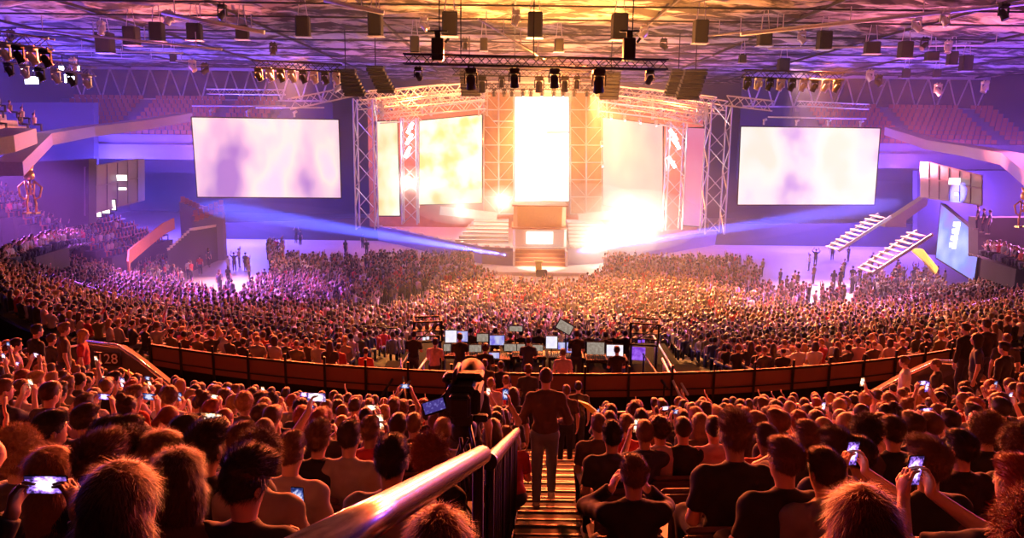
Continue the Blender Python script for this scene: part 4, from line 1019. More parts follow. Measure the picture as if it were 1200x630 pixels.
# vomitory walls at both ends with sloping handrails and section sign
def vomitory(side):
    if side == 'left':
        top = [(60,411,19),(104,403,19),(140,408,18.6),(163,424,18.2),(204,457,17.6)]; bot = [(200,470,17.6),(60,462,19)]
    else:
        top = [(1200,430,17),(1140,428,17.5),(1098,426,18),(1058,444,18.4),(1012,470,18.6)]; bot = [(1020,478,18.6),(1200,490,17)]
    T = [P(*a) for a in top]; B = [P(*a) for a in bot]
    t = empty('entrance_wall', B[0], 0, 'dark wall with sloping handrail at the '+side+' end of the near bank', 'entrance wall', 'entrance walls'); L = Vector(t.location)
    MB().prism([p-L for p in T+B], (0,.3,0)).build('panel', K['concrete'], t)
    MB().tube([p-L+Vector((0,-.06,.08)) for p in T[1:]], .045, 8).build('handrail', K['steel'], t)
    if side == 'left':
        p = P(127,420,18.4)-L; f = bpy.data.curves.new('sign_text', 'FONT'); f.body = '128'; f.size = .34; f.align_x = 'CENTER'; f.align_y = 'CENTER'; f.extrude = .006
        MB().box(p+Vector((0,-.02,0)), (.62,.03,.34)).build('sign_plate', K['black'], t)
        o = bpy.data.objects.new('sign_number', f); COL.objects.link(o); o.parent = t; o.location = p+Vector((0,-.05,0)); o.rotation_euler = (PI/2,0,0); f.materials.append(K['white'])
    ys = [[(142,432),(152,436),(178,456),(164,452)]] if side == 'left' else [[(1190,438),(1212,452),(1212,466),(1188,448)]]
    for q in ys: MB().prism([P(x, y, 17.4)-L for x, y in q], (0,.05,0)).build('yellow_edge', K['yellow'], t)
    return t
vomitory('left'); vomitory('right')
# yellow step edge beside the right of the walkway near desk
b = MB(); b.prism([P(678,470,17.0),P(690,474,17),P(712,492,17),P(700,490,17)], (0,.1,0)); tag(b.build('step_edge', K['yellow']), 'yellow painted step edge just beyond the foot of the stairs', 'step edge')
for i, (x0,y0,x1,y1,mm) in enumerate(((54,417,62,432,'yellow'),(25,440,31,446,'yellow'),(1165,425,1172,450,'yellow'))):
    b = MB(); b.prism([P(x0,y0,18), P(x1,y0,18), P(x1,y1,18), P(x0,y1,18)], (0,.08,0)); tag(b.build('marker_panel', K[mm], loc=P(x0,y0,18)), ('larger yellow marker panel among the standing people on the left','small yellow marker panel below the standing people on the left','tall yellow marker panel among the standing people on the right')[i], 'marker', 'yellow entrance markers')
# low parapet opening with red cloth at the front edge, left
p = P(294,470,18.2); b = MB(); b.box((0,0,0), (.62,.05,.22), bev=.01); tag(b.build('cloth_banner', K['cream']), 'pale cloth hung over the front rail beside the red one', 'banner').location = p
p = P(338,472,18); b = MB()
b.add([(x*.32, .02*math.sin(x*9)-.03, z*.16) for z in (-1,0,1) for x in (-1,-.6,-.2,.2,.6,1)], [(i+6*j, i+1+6*j, i+7+6*j, i+6+6*j) for j in (0,1) for i in range(5)])
o = b.build('cloth_banner', K['red']); o.location = p; md = o.modifiers.new('s', 'SOLIDIFY'); md.thickness = .01; tag(o, 'red cloth hung over the front rail of the near bank', 'banner')
# ------------------------------------------------------------------ stage
W_LED = led('led wall white', [(1,.75,.45),(1,.95,.85),(1,1,1)], 3, (.35,.35,.35), seed=1)
W_LED2 = led('led wall warm white', [(1,.62,.22),(1,.9,.62),(1,1,.95)], 1.7, (.45,.45,.45), seed=12)
L_SIDE = led('screen picture left', [(.45,.20,.65),(.95,.55,.8),(1,.85,.82),(1,.7,.95)], 1.15, (.22,.22,.13), seed=4)
R_SIDE = led('screen picture right', [(1,.85,.75),(1,.95,.9),(1,.75,.9),(.6,.3,.8)], 1.2, (.2,.2,.16), seed=9)
L_GOLD = led('led strip gold', [(1,.6,.25),(1,.9,.6),(1,1,.95)], 1.3, (.4,.4,.3), seed=3)
L_PEACH = led('led wall peach', [(1,.32,.36),(1,.45,.42),(1,.65,.52)], 1.5, (.18,.18,.12), seed=6)
L_PINK = led('led strip pink', [(1,.2,.40),(1,.3,.55),(.9,.35,.9)], .9, (.2,.2,.15), seed=8)
def screen(name, q, m, lab, cat, frame='black', th=.35, group=None):
    """q four world corners tl tr br bl; a flat lit panel in a real casing"""
    q = [Vector(p) for p in q]; n = (q[1]-q[0]).cross(q[3]-q[0]).normalized()
    c = sum(q, Vector())/4
    if n.dot(CAM-c) < 0: n = -n
    t = empty(name, c, 0, lab, cat, group)
    MB().prism([p-c-n*.02 for p in q], -n*th).build('casing', K[frame], t)
    MB().add([p-c+n*.03 for p in q], [(0,3,2,1)]).build('lit_panel', m, t)
    b = MB()
    for i in range(4): b.beam(q[i]-c, q[(i+1)%4]-c, .10, .10)
    b.build('rim', K[frame], t); return t
sl = screen('video_screen', [P(224,137,72), P(397,140,76), P(400,232,76), P(231,231,72)], L_SIDE, 'large hanging video screen left of the stage showing a washed-out pink and white picture', 'screen')
sr_ = screen('video_screen', [P(868,148,77), P(1032,150,74), P(1025,240,74), P(864,240,77)], R_SIDE, 'large hanging video screen right of the stage showing a washed-out white and cream picture', 'screen')
for sc_, pts in ((sl, ((247,137),(290,138),(345,139))), (sr_, ((895,148),(933,149),(970,149),(1008,150)))):
    for i, (x, y) in enumerate(pts):
        b = MB(); p = P(x, y-3, 74); b.tube([(0,0,-.1),(0,-.05,.35)], .09, 8); b.tube([(-.1,0,.3),(.25,-.1,.45)], .12, 8)
        tag(b.build('screen_floodlight', K['alu'], loc=None), 'small floodlight clamped on the top edge of a hanging screen, '+ordn(i+1)+' on the '+('left' if x < 600 else 'right')+' screen', 'floodlight', 'floodlights on the screens').location = p
screen('led_wall', [PY(603,113,84), PY(667,113,84), PY(667,236,84), PY(603,236,84)], W_LED, 'blazing white LED wall in the centre of the stage portal', 'led wall')
screen('led_wall', [PY(491,141,79), PY(565,134,82), PY(565,238,82), PY(491,240,79)], W_LED2, 'wide white LED wall left of the portal centre', 'led wall')
screen('led_wall', [PY(706,137,82), PY(777,146,79), PY(777,252,79), PY(706,240,82)], L_PEACH, 'peach-coloured LED wall with white light cones right of the portal centre', 'led wall')
screen('led_strip', [PY(440,142,77), PY(466,141,78), PY(469,253,78), PY(443,253,77)], L_GOLD, 'narrow gold and white LED strip at the left end of the stage portal', 'led strip')
screen('led_strip', [PY(803,149,78), PY(827,150,77), PY(824,266,77), PY(800,264,78)], L_PINK, 'narrow pink LED strip at the right end of the stage portal', 'led strip')
# scaffold piers clad in printed scrim either side of the centre
for x0, x1, sd in ((567,602,'left'),(668,705,'right')):
    a, b_ = PY(x0,108,82.6), PY(x1,108,82.6); c, d = PY(x1,250,82.6), PY(x0,250,82.6); t = empty('scaffold_pier', PY((x0+x1)/2,250,82.6), 0, 'orange-lit scaffold pier clad in printed mesh, '+sd+' of the white centre wall', 'scaffold', 'scaffold piers of the portal'); L = Vector(t.location)
    MB().prism([a-L, b_-L, c-L, d-L], (0,.4,0)).build('printed_mesh', K['scrim'], t)
    m = MB()
    for u in (0,.5,1):
        m.tube([a.lerp(b_, u)-L+Vector((0,-.5,0)), d.lerp(c, u)-L+Vector((0,-.5,0))], .09, 6)
    for v in range(8):
        m.tube([a.lerp(d, v/7)-L+Vector((0,-.5,0)), b_.lerp(c, v/7)-L+Vector((0,-.5,0))], .06, 6)
        if v < 7:
            m.tube([a.lerp(d, v/7)-L+Vector((0,-.5,0)), a.lerp(b_,.5).lerp(d.lerp(c,.5), (v+1)/7)-L+Vector((0,-.5,0))], .035, 5)
            m.tube([b_.lerp(c, v/7)-L+Vector((0,-.5,0)), a.lerp(b_,.5).lerp(d.lerp(c,.5), (v+1)/7)-L+Vector((0,-.5,0))], .035, 5)
    m.build('scaffold_frame', K['alu'], t)
def tower(x0, x1, yt, yb, Y, lab, name='truss_tower', w=None, mm='alu'):
    a, b_ = PY((x0+x1)/2, yb, Y), PY((x0+x1)/2, yt, Y); a.x = b_.x = (a.x+b_.x)/2; w = w or (x1-x0)/F*Y*.92
    m = MB(); m.truss((0,0,0), b_-a, w, w, .09, .055, step=w*1.05, n=5)
    for i in range(5):
        z = (b_-a).z*i/4; m.box((0,0,z), (w+.12,w+.12,.07)) if False else None
    o = m.build(name, K[mm]); o.location = a; return tag(o, lab, 'truss tower', 'truss towers of the stage portal')
tower(417,441,116,268,75, 'tall slender truss tower at the left outer end of the stage portal')
tower(826,851,122,273,75, 'tall slender truss tower at the right outer end of the stage portal')
tower(471,490,138,262,77.5, 'truss column with pale fixtures between the gold strip and the wide white wall')
tower(780,801,143,268,77.5, 'truss column with pale fixtures between the peach wall and the pink strip')
# header trusses, several layers
hi_ = 0
for pts in ([(417,117,75),(500,107,78),(575,101,82)], [(851,124,75),(770,112,78),(690,103,82)], [(440,128,76),(510,119,79),(568,113,82)], [(828,135,76),(760,124,79),(704,113,82)],
            [(575,101,82),(690,103,82)], [(443,139,77),(492,136,79)], [(800,146,77),(778,140,79)], [(340,122,70),(417,106,73)], [(852,118,74),(905,124,72)], [(420,123,76),(500,114,80),(572,107,83)], [(848,129,76),(770,118,80),(694,108,83)], [(445,133,74),(490,129,76),(566,122,80)], [(824,141,74),(775,133,76),(706,125,80)], [(430,112,80),(520,104,84)], [(838,119,80),(750,108,84)], [(443,118,76),(443,136,76)], [(566,107,81),(566,136,81)], [(706,109,81),(706,138,81)], [(822,124,76),(822,146,76)], [(500,110,79),(500,136,79)], [(770,115,79),(770,140,79)]):
    for a, b_ in zip(pts[:-1], pts[1:]):
        hi_ += 1; p, q = PY(*a), PY(*b_); m = MB(); m.truss((0,0,0), q-p, .9, .9, .08, .045, step=.9); o = m.build('header_truss', K['alu']); o.location = p
        tag(o, 'pale box truss of the stage portal roof, '+ordn(hi_)+' section', 'truss', 'roof trusses of the stage portal')
# silver fixtures crowding the header
FX_N = 0
def fixture(p, size, aim, lab, grp, lamp=None, metal='black'):
    """a moving head hanging from p: base, yoke, head with lens"""
    global FX_N; FX_N += 1
    t = empty('moving_head_light', p, 0, lab, 'stage light', grp); s = size
    MB().box((0,0,-.09*s), (.42*s,.36*s,.16*s), bev=.03*s).box((-.1*s,0,.02*s), (.05*s,.08*s,.1*s)).box((.1*s,0,.02*s), (.05*s,.08*s,.1*s)).build('base', K[metal], t)
    y = MB(); y.box((0,0,-.20*s), (.46*s,.10*s,.06*s)); y.box((-.22*s,0,-.38*s), (.05*s,.12*s,.40*s), bev=.01); y.box((.22*s,0,-.38*s), (.05*s,.12*s,.40*s), bev=.01); y.build('yoke', K[metal], t)
    d = Vector(aim).normalized(); R3 = d.to_track_quat('Z', 'Y').to_matrix(); c = Vector((0,0,-.5*s))
    h = MB(); h.lathe(c, [(0,-.26*s),(.12*s,-.25*s),(.17*s,-.12*s),(.16*s,.1*s),(.19*s,.26*s),(.17*s,.28*s)], 14, R3); h.build('head', K[metal], t)
    l = MB(); l.lathe(c, [(.17*s,.275*s),(.08*s,.30*s),(0,.305*s)], 14, R3); l.build('lens', lamp or K['glass'], t)
    return t
for i in range(9):
    p = PY(445+14*i, 122-2.2*i, 77.5+.5*i); fixture(p, 1.0, (.1,-.4,-1), 'pale stage light on the left half of the portal roof, '+ordn(i+1)+' from the outer end', 'lights on the portal roof', metal='alu')
    p = PY(820-14*i, 128-2.2*i, 77.5+.5*i); fixture(p, 1.0, (-.1,-.4,-1), 'pale stage light on the right half of the portal roof, '+ordn(i+1)+' from the outer end', 'lights on the portal roof', metal='alu')
# black front truss with big moving heads
def hang(p, n=1):
    b = MB(); b.tube([(0,0,0),(0,0,CZ-.3-p.z)], .025, 5); o = b.build('suspension_cable', K['black']); o.location = p; return o
A, B = PY(473,69,36), PY(782,76,36)
b = MB(); b.truss((0,0,0), B-A, .5, .42, .035, .02, step=.42, n=6); o = b.build('lighting_truss', K['black']); o.location = A
tag(o, 'long black lighting truss hanging high in front of the stage', 'truss', 'black lighting trusses')
ci = 0
for x in (515,540,625,740): 
    p = PY(x, 68, 36); ci += 1; tag(hang(p), 'black suspension cable of the long black truss, '+ordn(ci)+' from the left', 'cable', 'suspension cables')
for i, (x, s) in enumerate(((490,.8),(552,1.25),(603,1.1),(650,1.1),(702,1.35),(762,.85))):
    p = PY(x, 75+(x-470)*.012, 36); p.z -= .12; fixture(p, s, (.1*(3-i),.9,-.5) if i in (0,5) else (.05,.3,-1), 'black moving-head light under the long front truss, '+ordn(i+1)+' of six from the left', 'lights under the long black truss')
for i, (x, y) in enumerate(((513,62),(737,62))):
    b = MB(); b.box((0,0,0), (.55,.45,1.0), bev=.04); b.box((0,0,.62), (.25,.25,.3)); b.box((0,0,.8), (.9,.12,.08)); b.tube([(.35,0,.3),(.5,0,.5)], .06, 6)
    tag(b.build('chain_hoist', K['black'], loc=None), 'black chain hoist standing on the long front truss, '+('left' if i == 0 else 'right')+' one', 'hoist', 'hoists on the front truss').location = PY(x, y-4, 36)
A, B = PY(530,84,50), PY(720,88,50)
b = MB(); b.truss((0,0,0), B-A, .45, .4, .03, .018, step=.42); o = b.build('lighting_truss', K['black']); o.location = A; tag(o, 'second black lighting truss behind and below the long one', 'truss', 'black lighting trusses')
for i, (x, s) in enumerate(((565,1.3),(588,.9),(632,1.3),(662,1.25),(676,1.0),(700,1.0))):
    p = PY(x, 89, 50); fixture(p, s, (0,.25,-1), 'moving-head light under the second black truss, '+ordn(i+1)+' of six from the left', 'lights under the second truss')
A, B = PY(565,101,70), PY(712,103,70); b = MB(); b.truss((0,0,0), B-A, .4, .4, .03, .02, step=.42); o = b.build('lighting_truss', K['black']); o.location = A; tag(o, 'short dark lighting truss directly above the white centre wall', 'truss', 'black lighting trusses')
for i, x in enumerate((579,591,600,613,622,635,649,660,673,688,700)):
    p = PY(x, 104, 70); fixture(p, .85, (0,.1,-1), 'small stage light in the row above the white centre wall, '+ordn(i+1)+' of eleven', 'row of lights above the centre wall', lamp=K['lampw'] if x in (613,635,649,660) else None)
# four lamps with cones over the peach wall
for i, (x, y) in enumerate(((716,136),(732,138),(750,141),(769,144),(705,168),(706,192))):
    fixture(PY(x, y-3, 78.5), .7, (.25,-.1,-1), 'pale spotlight throwing a white cone over the peach wall, '+ordn(i+1)+' of six', 'spots over the peach wall', lamp=K['lampw'], metal='alu')
# tilted white lamps in the truss columns
for i, (x, y, dx) in enumerate(((481,150,-.6),(480,163,-.6),(478,178,-.6),(790,158,.6),(793,168,.6),(788,190,.6))):
    p = PY(x, y, 76.3); b = MB(); b.tube([(-.55*dx-.1,0,.5),(.5*dx,0,-.5)], .16, 8); b.lathe((0,0,0), [(.2,-.1),(.22,.1)], 8)
    o = b.build('strip_light', K['lampb']); o.location = p; tag(o, 'tilted pale blue strip light in the '+('left' if i < 3 else 'right')+' truss column, '+ordn(i%3+1)+' from the top', 'strip light', 'strip lights in the truss columns')
# side lighting trusses
def side_truss(x0,y0,x1,y1,Y,lab,fx,mm='alu',w=.45):
    A, B = PY(x0,y0,Y), PY(x1,y1,Y); b = MB(); b.truss((0,0,0), B-A, w, w, .04, .022, step=w, n=5); o = b.build('lighting_truss', K[mm]); o.location = A; tag(o, lab, 'truss', 'side lighting trusses')
    for i in range(fx):
        p = A.lerp(B, (i+.5)/fx)-Vector((0,0,w/2)); fixture(p, 1.0, (.5 if x0 < 600 else -.5,.2,-1), 'small stage light under the '+' '.join(lab.split()[:7])+', '+ordn(i+1), 'lights on side trusses', metal='alu' if i%2 else 'black')
side_truss(296,75,400,80,48,'dark truss with lights above the left hanging screen',8,'black')
side_truss(870,86,988,90,50,'dark truss with lights above the right hanging screen',9,'black')
side_truss(243,107,334,108,74,'thin pale truss close over the left hanging screen',0)
side_truss(935,121,1017,125,74,'thin pale truss close over the right hanging screen',0)
side_truss(-20,40,60,52,34,'truss with tilted lights in the upper left corner',5)
side_truss(0,66,110,84,44,'truss with lit lamps in the upper left corner',6)
for i, (x0,y0,x1,y1) in enumerate(((225,124,335,124),(300,126,380,126),(900,137,1015,139),(560,128,500,133),(716,126,770,133),(640,155,668,155),(578,142,602,142))):
    b = MB(); A, B = PY(x0,y0,76), PY(x1,y1,76); b.tube([A-A, B-A], .07, 6); o = b.build('rigging_pipe', K['alu']); o.location = A; tag(o, 'thin horizontal rigging pipe near the stage portal, '+ordn(i+1)+' of seven', 'pipe', 'rigging pipes at the portal')
# pipes under the ceiling
for i, (x0,y0,x1,y1,Y,r_) in enumerate(((20,33,260,58,48,.07),(190,15,310,38,44,.12),(25,58,215,62,66,.07),(90,66,230,72,72,.06),(868,40,1210,3,46,.13),(900,57,1205,52,60,.07),(380,0,450,15,40,.12),(560,22,640,70,50,.06),(830,42,930,32,50,.06))):
    A, B = P(x0,y0,Y), P(x1,y1,Y); b = MB(); b.tube([A-A, B-A], r_, 8)
    for k in range(4): q = (B-A)*(k+.5)/4; b.tube([q, q+Vector((0,0,.9))], .03, 5)
    o = b.build('ceiling_pipe', K['alu']); o.location = A; tag(o, 'metal pipe slung below the ceiling, '+ordn(i+1)+' of nine', 'pipe', 'pipes below the ceiling')
# hanging boxes
for i, (x, y, w, h) in enumerate(((123,50,20,22),(154,42,18,20),(184,37,17,20),(228,37,18,18),(284,38,16,15),(355,31,18,22),(440,28,18,26),(527,28,20,26),(627,29,19,27),(726,31,20,28),(821,37,18,25),(896,45,17,16),(966,47,17,20),(1022,56,18,13),(1061,58,16,18),(1092,66,15,10),(1116,68,12,15),(1132,74,14,17),(1062,86,9,10),(1098,86,9,9),(203,68,8,9),(486,52,12,18),(567,52,10,14),(655,53,12,14),(870,69,9,9),(918,76,14,14))):
    h_ = CZ-2.1; p = PH(x, y, h_); Y = p.y; wm, hm = w/F*Y, h/F*Y
    if Y > 80: p = PY(x, y, 80); wm, hm = w/F*80, h/F*80
    t = empty('hanging_speaker', p, R(rc.uniform(-8,8)), 'dark loudspeaker box hanging from the ceiling, '+ordn(i+1)+' in a left-to-right, front-to-back count', 'loudspeaker', 'boxes hanging from the ceiling')
    MB().box((0,0,0), (wm*.86, wm*.7, hm), bev=.06).build('cabinet', K['blackp'], t)
    MB().box((0,-wm*.36,-hm*.02), (wm*.76, .04, hm*.86), bev=.02).build('grille', K['black'], t)
    MB().box((0,0,-hm*.53), (wm*1.0,wm*.75,.05)).tube([(-wm*.3,0,hm*.5),(-wm*.1,0,hm*.5+1.6)], .03, 5).tube([(wm*.3,0,hm*.5),(wm*.1,0,hm*.5+1.6)], .03, 5).build('bracket', K['alu'], t)
# small ceiling floods
for i, (x, y) in enumerate(((12,35),(118,25),(197,12),(260,5),(8,60),(28,65),(40,70),(85,68),(225,70),(240,74),(497,20),(755,30),(778,45),(605,12),(940,36),(1084,44),(1112,48),(1020,82),(1030,88),(1100,98),(1155,95),(1177,4),(1108,12),(1075,20),(320,50),(380,85),(395,95),(545,45))):
    p = PH(x, y, CZ-1.3) if y < 50 else PY(x, y, 60+rc.uniform(0, 6)); fixture(p, 1.2, (rc.uniform(-1,1),-.3,-.8), 'small flood fixture clamped below the ceiling, '+ordn(i+1)+' of twenty-eight', 'floods below the ceiling', metal='alu' if i%3 else 'black')
for i, (x, y, w, h) in enumerate(((37,94,15,8),(82,92,12,9),(43,81,8,4),(26,82,4,4),(72,80,5,5),(90,80,6,5))):
    p = PY(x, y, 62); t = empty('flood_lamp', p, 0, 'glaring lilac-white flood lamp in the upper left, '+('widest one','second widest, right of it','small oblong one above the widest','tiny one furthest out','small round one','round one nearest the stage')[i], 'flood lamp', 'glaring flood lamps upper left')
    wm, hm = w/F*62, h/F*62; MB().box((0,.15,0), (wm*1.15,.25,hm*1.2), bev=.04).build('housing', K['black'], t); MB().box((0,0,0), (wm,.06,hm)).build('lamp_face', K['lampb'], t); MB().tube([(0,.2,hm*.6),(0,.2,hm*.6+.8)], .04, 5).build('hanger', K['black'], t)
# line arrays
for i, (x, y0, y1, Y, w, sl_) in enumerate(((550,86,112,66,1.6,.10),(716,86,116,66,1.6,-.10),(405,84,112,58,1.5,.5),(440,80,108,56,1.2,.55),(815,84,116,60,1.7,-.35),(795,84,112,64,1.2,-.3))):
    a, b_ = PY(x, y0, Y), PY(x, y1, Y); n = 7; t = empty('line_array', a, 0, 'slanting dark line-array loudspeaker hung above the stage, '+ordn(i+1)+' of six', 'line array', 'line arrays above the stage'); hh = (a.z-b_.z)/n
    for k in range(n):
        b = MB(); b.box((sl_*hh*k, -.04*k*k*.2, -hh*(k+.5)), (w, .8, hh*.94), M3=Matrix.Rotation(.05*k, 3, 'X'), bev=.04); b.build('speaker_element', K['blackp'], t)
    MB().box((0,0,.1), (w,.8,.1)).tube([(0,0,.1),(0,0,3)], .04, 5).build('fly_frame', K['black'], t)
# deck, risers, podium
def flat(pts2d, z0, z1, name, m, lab=None, cat=None, kind=None):
    b = MB(); b.prism([Vector((x, y, z0)) for x, y in pts2d], (0,0,z1-z0)); o = b.build(name, m)
    if lab: tag(o, lab, cat)
    if kind: o['kind'] = kind
    return o
ZD = 1.7
fl = [PH(x, y, ZD) for x, y in ((424,262),(470,270),(520,281),(565,289),(601,291))]; fr = [PH(x, y, ZD) for x, y in ((664,291),(700,289),(745,285),(800,276),(840,270))]
poly = [(p.x, p.y) for p in fl+fr]+[(25,96),(-20,96)]
stg = flat(poly, 0, ZD, 'stage_deck', K['purwall'], 'wide stage deck with a curved front edge across the end of the hall', 'stage')
b = MB(); b.prism([Vector((x, y, ZD)) for x, y in poly], (0,0,.06)); b.build('deck_surface', K['stage'], stg)
mx_ = P(632, 290, 76).x
g = MB(); g.prism([(mx_-2.65,0,0),(mx_+2.65,0,0),(mx_+2.65,5,0),(mx_-2.65,5,0)], (0,0,1.75)); 
pod = empty('podium', (mx_,75.0,ZD+.06), 0, 'golden two-tier podium block in the centre of the stage', 'podium')
MB().prism([(-2.65,.25,0),(-2.4,0,0),(2.4,0,0),(2.65,.25,0),(2.65,5,0),(-2.65,5,0)], (0,0,1.75)).build('lower_tier', K['stage'], pod)
MB().prism([(-2.75,.1,1.75),(-2.0,-.35,1.75),(2.0,-.35,1.75),(2.75,.1,1.75),(2.75,5,1.75),(-2.75,5,1.75)], (0,0,.16)).build('ledge', K['brown_s'], pod)
MB().prism([(-2.6,.9,1.9),(-2.2,.6,1.9),(2.2,.6,1.9),(2.6,.9,1.9),(2.6,5,1.9),(-2.6,5,1.9)], (0,0,2.0)).build('upper_tier', K['gold_s'], pod)
MB().box((0,2.8,3.98), (5.5,4.6,.12)).build('top_plate', K['brown_s'], pod)
MB().box((0,-.08,.9), (2.6,.12,1.2), bev=.04).build('light_box', K['lit'], pod)
stp = empty('stage_steps', (mx_,71.9,0), 0, 'five brown steps leading up to the golden podium', 'steps')
for i in range(5): MB().box((0,.42*i+.21,.34*i+.17), (4.8,.42,.34), bev=.02).build('step', K['brown_s'], stp); 
for i in range(5): MB().box((0,.42*i-.01,.34*i+.31), (4.8,.03,.05)).build('step_edge', K['gold_s'], stp)
MB().box((-2.5,1.05,.87), (.2,2.2,1.74)).build('side_wall', K['stage'], stp); MB().box((2.5,1.05,.87), (.2,2.2,1.74)).build('side_wall', K['stage'], stp)
for sx, sd in ((-1,'left'),(1,'right')):
    t = empty('riser', (mx_+sx*2.9,77,ZD+.06), 0, 'white stepped riser on the '+sd+' of the golden podium', 'riser', 'white stepped risers')
    for i in range(6):
        x0 = sx*(.2); x1 = sx*(5.6-.35*i); MB().prism([(x0,.55*i,.0),(x1,.55*i+ .2,.0),(x1,6,.0),(x0,6,.0)] if sx > 0 else [(x1,.55*i+.2,0),(x0,.55*i,0),(x0,6,0),(x1,6,0)], (0,0,.32*(i+1))).build('tier', K['stage'], t)
        MB().beam((x0,.55*i-.03,.32*(i+1)-.04), (x1,.55*i+.17,.32*(i+1)-.04), .04, .07).build('tier_edge', K['brown_s'], t)
    MB().beam((sx*1.5,5.2,2.2), (sx*7.5,4.2,2.9), .5, .9).build('side_ramp', K['stage'], t)
t = MB(); t.box((mx_,70.3,.15), (8.4,3.2,.3), bev=.03); tag(t.build('low_platform', K['stage']), 'low white platform at the foot of the brown stage steps', 'platform')
lc = empty('lectern', P(631,322,69.6), 0, 'small yellow lectern on the white platform before the stage', 'lectern'); lc.location.z = .3
MB().box((0,0,.5), (.55,.45,1.0), bev=.04).build('column', K['yellow'], lc); MB().box((0,-.05,1.05), (.8,.6,.08), bev=.02).build('top', K['yellow'], lc)
MB().box((mx_,68.4,.3), (1.0,.5,.6), bev=.05).build('x', K['black']).name = 'monitor_wedge'; tag(bpy.data.objects['monitor_wedge'], 'dark monitor wedge in front of the small yellow lectern', 'monitor wedge')
i = 0
for a, b_ in zip(fl[:-1]+fr[:-1], fl[1:]+fr[1:]):
    for k in range(3):
        i += 1; p = a.lerp(b_, (k+.5)/3); q = MB(); q.box((0,-.25,.16), (.5,.3,.2), bev=.04); q.lathe((0,-.42,.18), [(.09,0),(.1,.03)], 8)
        o = q.build('footlight', K['alu']); o.location = p; tag(o, 'small footlight on the curved stage edge, '+ordn(i)+' from the left', 'footlight', 'footlights along the stage edge')
b = MB(); b.prism([(-17,91,ZD),(22,91,ZD),(22,91,CH+4.5),(-17,91,CH+4.5)], (0,.2,0)); tag(b.build('stage_backcloth', K['scrim']), 'orange-lit printed backcloth behind the stage portal', 'backcloth')
# side ribbon LED board right and its box
L_RIB = led('right board picture', [(.25,.12,.6),(.35,.2,.85),(.25,.35,1),(.5,.6,1)], 1.3, (.25,.25,.25), seed=5)
rb = screen('angled_board', [P(1103,238,62), P(1150,277,56), P(1142,330,56), P(1097,302,62)], L_RIB, 'violet and blue LED board angled down at the right end of the hall', 'led board')
for i in range(4):
    c = rb.location; b = MB(); q = P(1122-1.5*i, 262+8*i, 59.0)-Vector(c)+Vector((-.25,-.35,0)); b.box(q, (.5,.08,.34)); b.box(q+Vector((.1,0,-.25)), (.25,.08,.1)); b.build('white_lettering', K['lit'], rb)
# gilded figures
for i, (x, y, z, hh) in enumerate(((38,250,50,3.3),(1197,266,48,2.6))):
    t = empty('gilded_statue', P(x, y, z), 0, ('tall gilded lattice figure with a crown standing on the left side wall','gilded lattice figure cut by the right picture edge')[i], 'statue', 'gilded figures'); k = hh/3.3
    b = MB()
    for sx in (-1,1):
        b.tube([(sx*.25*k,0,0),(sx*.3*k,0,.6*k),(sx*.2*k,0,1.2*k)], .08*k, 6); b.tube([(sx*.3*k,0,2.1*k),(sx*.75*k,0,1.7*k),(sx*.65*k,-.1,1.1*k),(sx*.35*k,-.1,.95*k)], .07*k, 6)
        b.tube([(sx*.2*k,0,1.2*k),(sx*.3*k,0,2.1*k)], .07*k, 6); b.box((sx*.3*k,-.1,.05*k), (.3*k,.5*k,.12*k))
    for q in range(3): b.tube([(-.26*k,0,(1.3+.3*q)*k),(.26*k,0,(1.3+.3*q)*k)], .05*k, 6)
    b.tube([(0,0,1.2*k),(0,0,2.2*k)], .08*k, 6); b.build('body', K['gold'], t)
    MB().lathe((0,0,2.15*k), [(.12*k,0),(.3*k,.1*k),(.33*k,.35*k),(.25*k,.6*k),(0,.65*k)], 12).build('head', K['gold'], t)
    c = MB(); c.lathe((0,0,2.75*k), [(.24*k,0),(.30*k,.3*k),(.28*k,.3*k),(.22*k,0)], 10)
    for q in range(6): c.lathe((.29*k*math.cos(q*PI/3), .29*k*math.sin(q*PI/3), 3.02*k), [(.06*k,0),(.05*k,.1*k),(0,.16*k)], 6)
    c.build('crown', K['gold'], t)
# ------------------------------------------------------------------ steel handrail near the lens and stair barrier
a, b_ = P(330,668,.98), P(566,532,3.0)
t = empty('handrail', (a+b_)/2, 0, 'thick shiny steel handrail pipe running from the lower edge up to the stairs', 'handrail'); L = Vector(t.location)
MB().tube([a-L, a.lerp(b_,.25)-L, a.lerp(b_,.5)-L, a.lerp(b_,.75)-L, b_.lerp(a,.012)-L, b_-L], [.036,.036,.036,.036,.036,.033], 32).build('pipe', K['steel'], t)
for u in (.12, .93):
    p = a.lerp(b_, u)-L; zf = CH-1.65-.33*(p+L).y-.05; MB().tube([p, Vector((p.x, p.y, zf-L.z))], .022, 12).build('post', K['black'], t)
a, b_ = P(573,541,3.75), P(606,505,8.8)
t = empty('stair_railing', (a.x,a.y,CH-1.65-.33*a.y), 0, 'dark barred stair railing with a thick steel top rail left of the stairs', 'railing'); L = Vector(t.location)
m = MB(); m.tube([a-L, a.lerp(b_,.02)-L, a.lerp(b_,.5)-L, b_-L], [.036,.040,.040,.040], 24); m.build('top_rail', K['steel'], t)
MB().lathe(a-L, [(0,-.012),(.038,-.01),(.042,0),(.042,.03)], 20, (b_-a).normalized().to_track_quat('Z','Y').to_matrix()).build('end_cap', K['black'], t)
for i in range(24):
    p = a.lerp(b_, (i+.3)/24.2); zf = CH-1.65-.33*p.y-.1; r_ = .026 if i%6 == 0 else .013
    MB().tube([p-L, Vector((p.x, p.y, zf))-L], r_, 8).build('post' if i%6 == 0 else 'bar', K['black'], t)
lo = MB(); lo.tube([Vector((p.x,p.y,p.z-1.0))-L for p in (a, b_)], .02, 8).build('bottom_rail', K['black'], t)
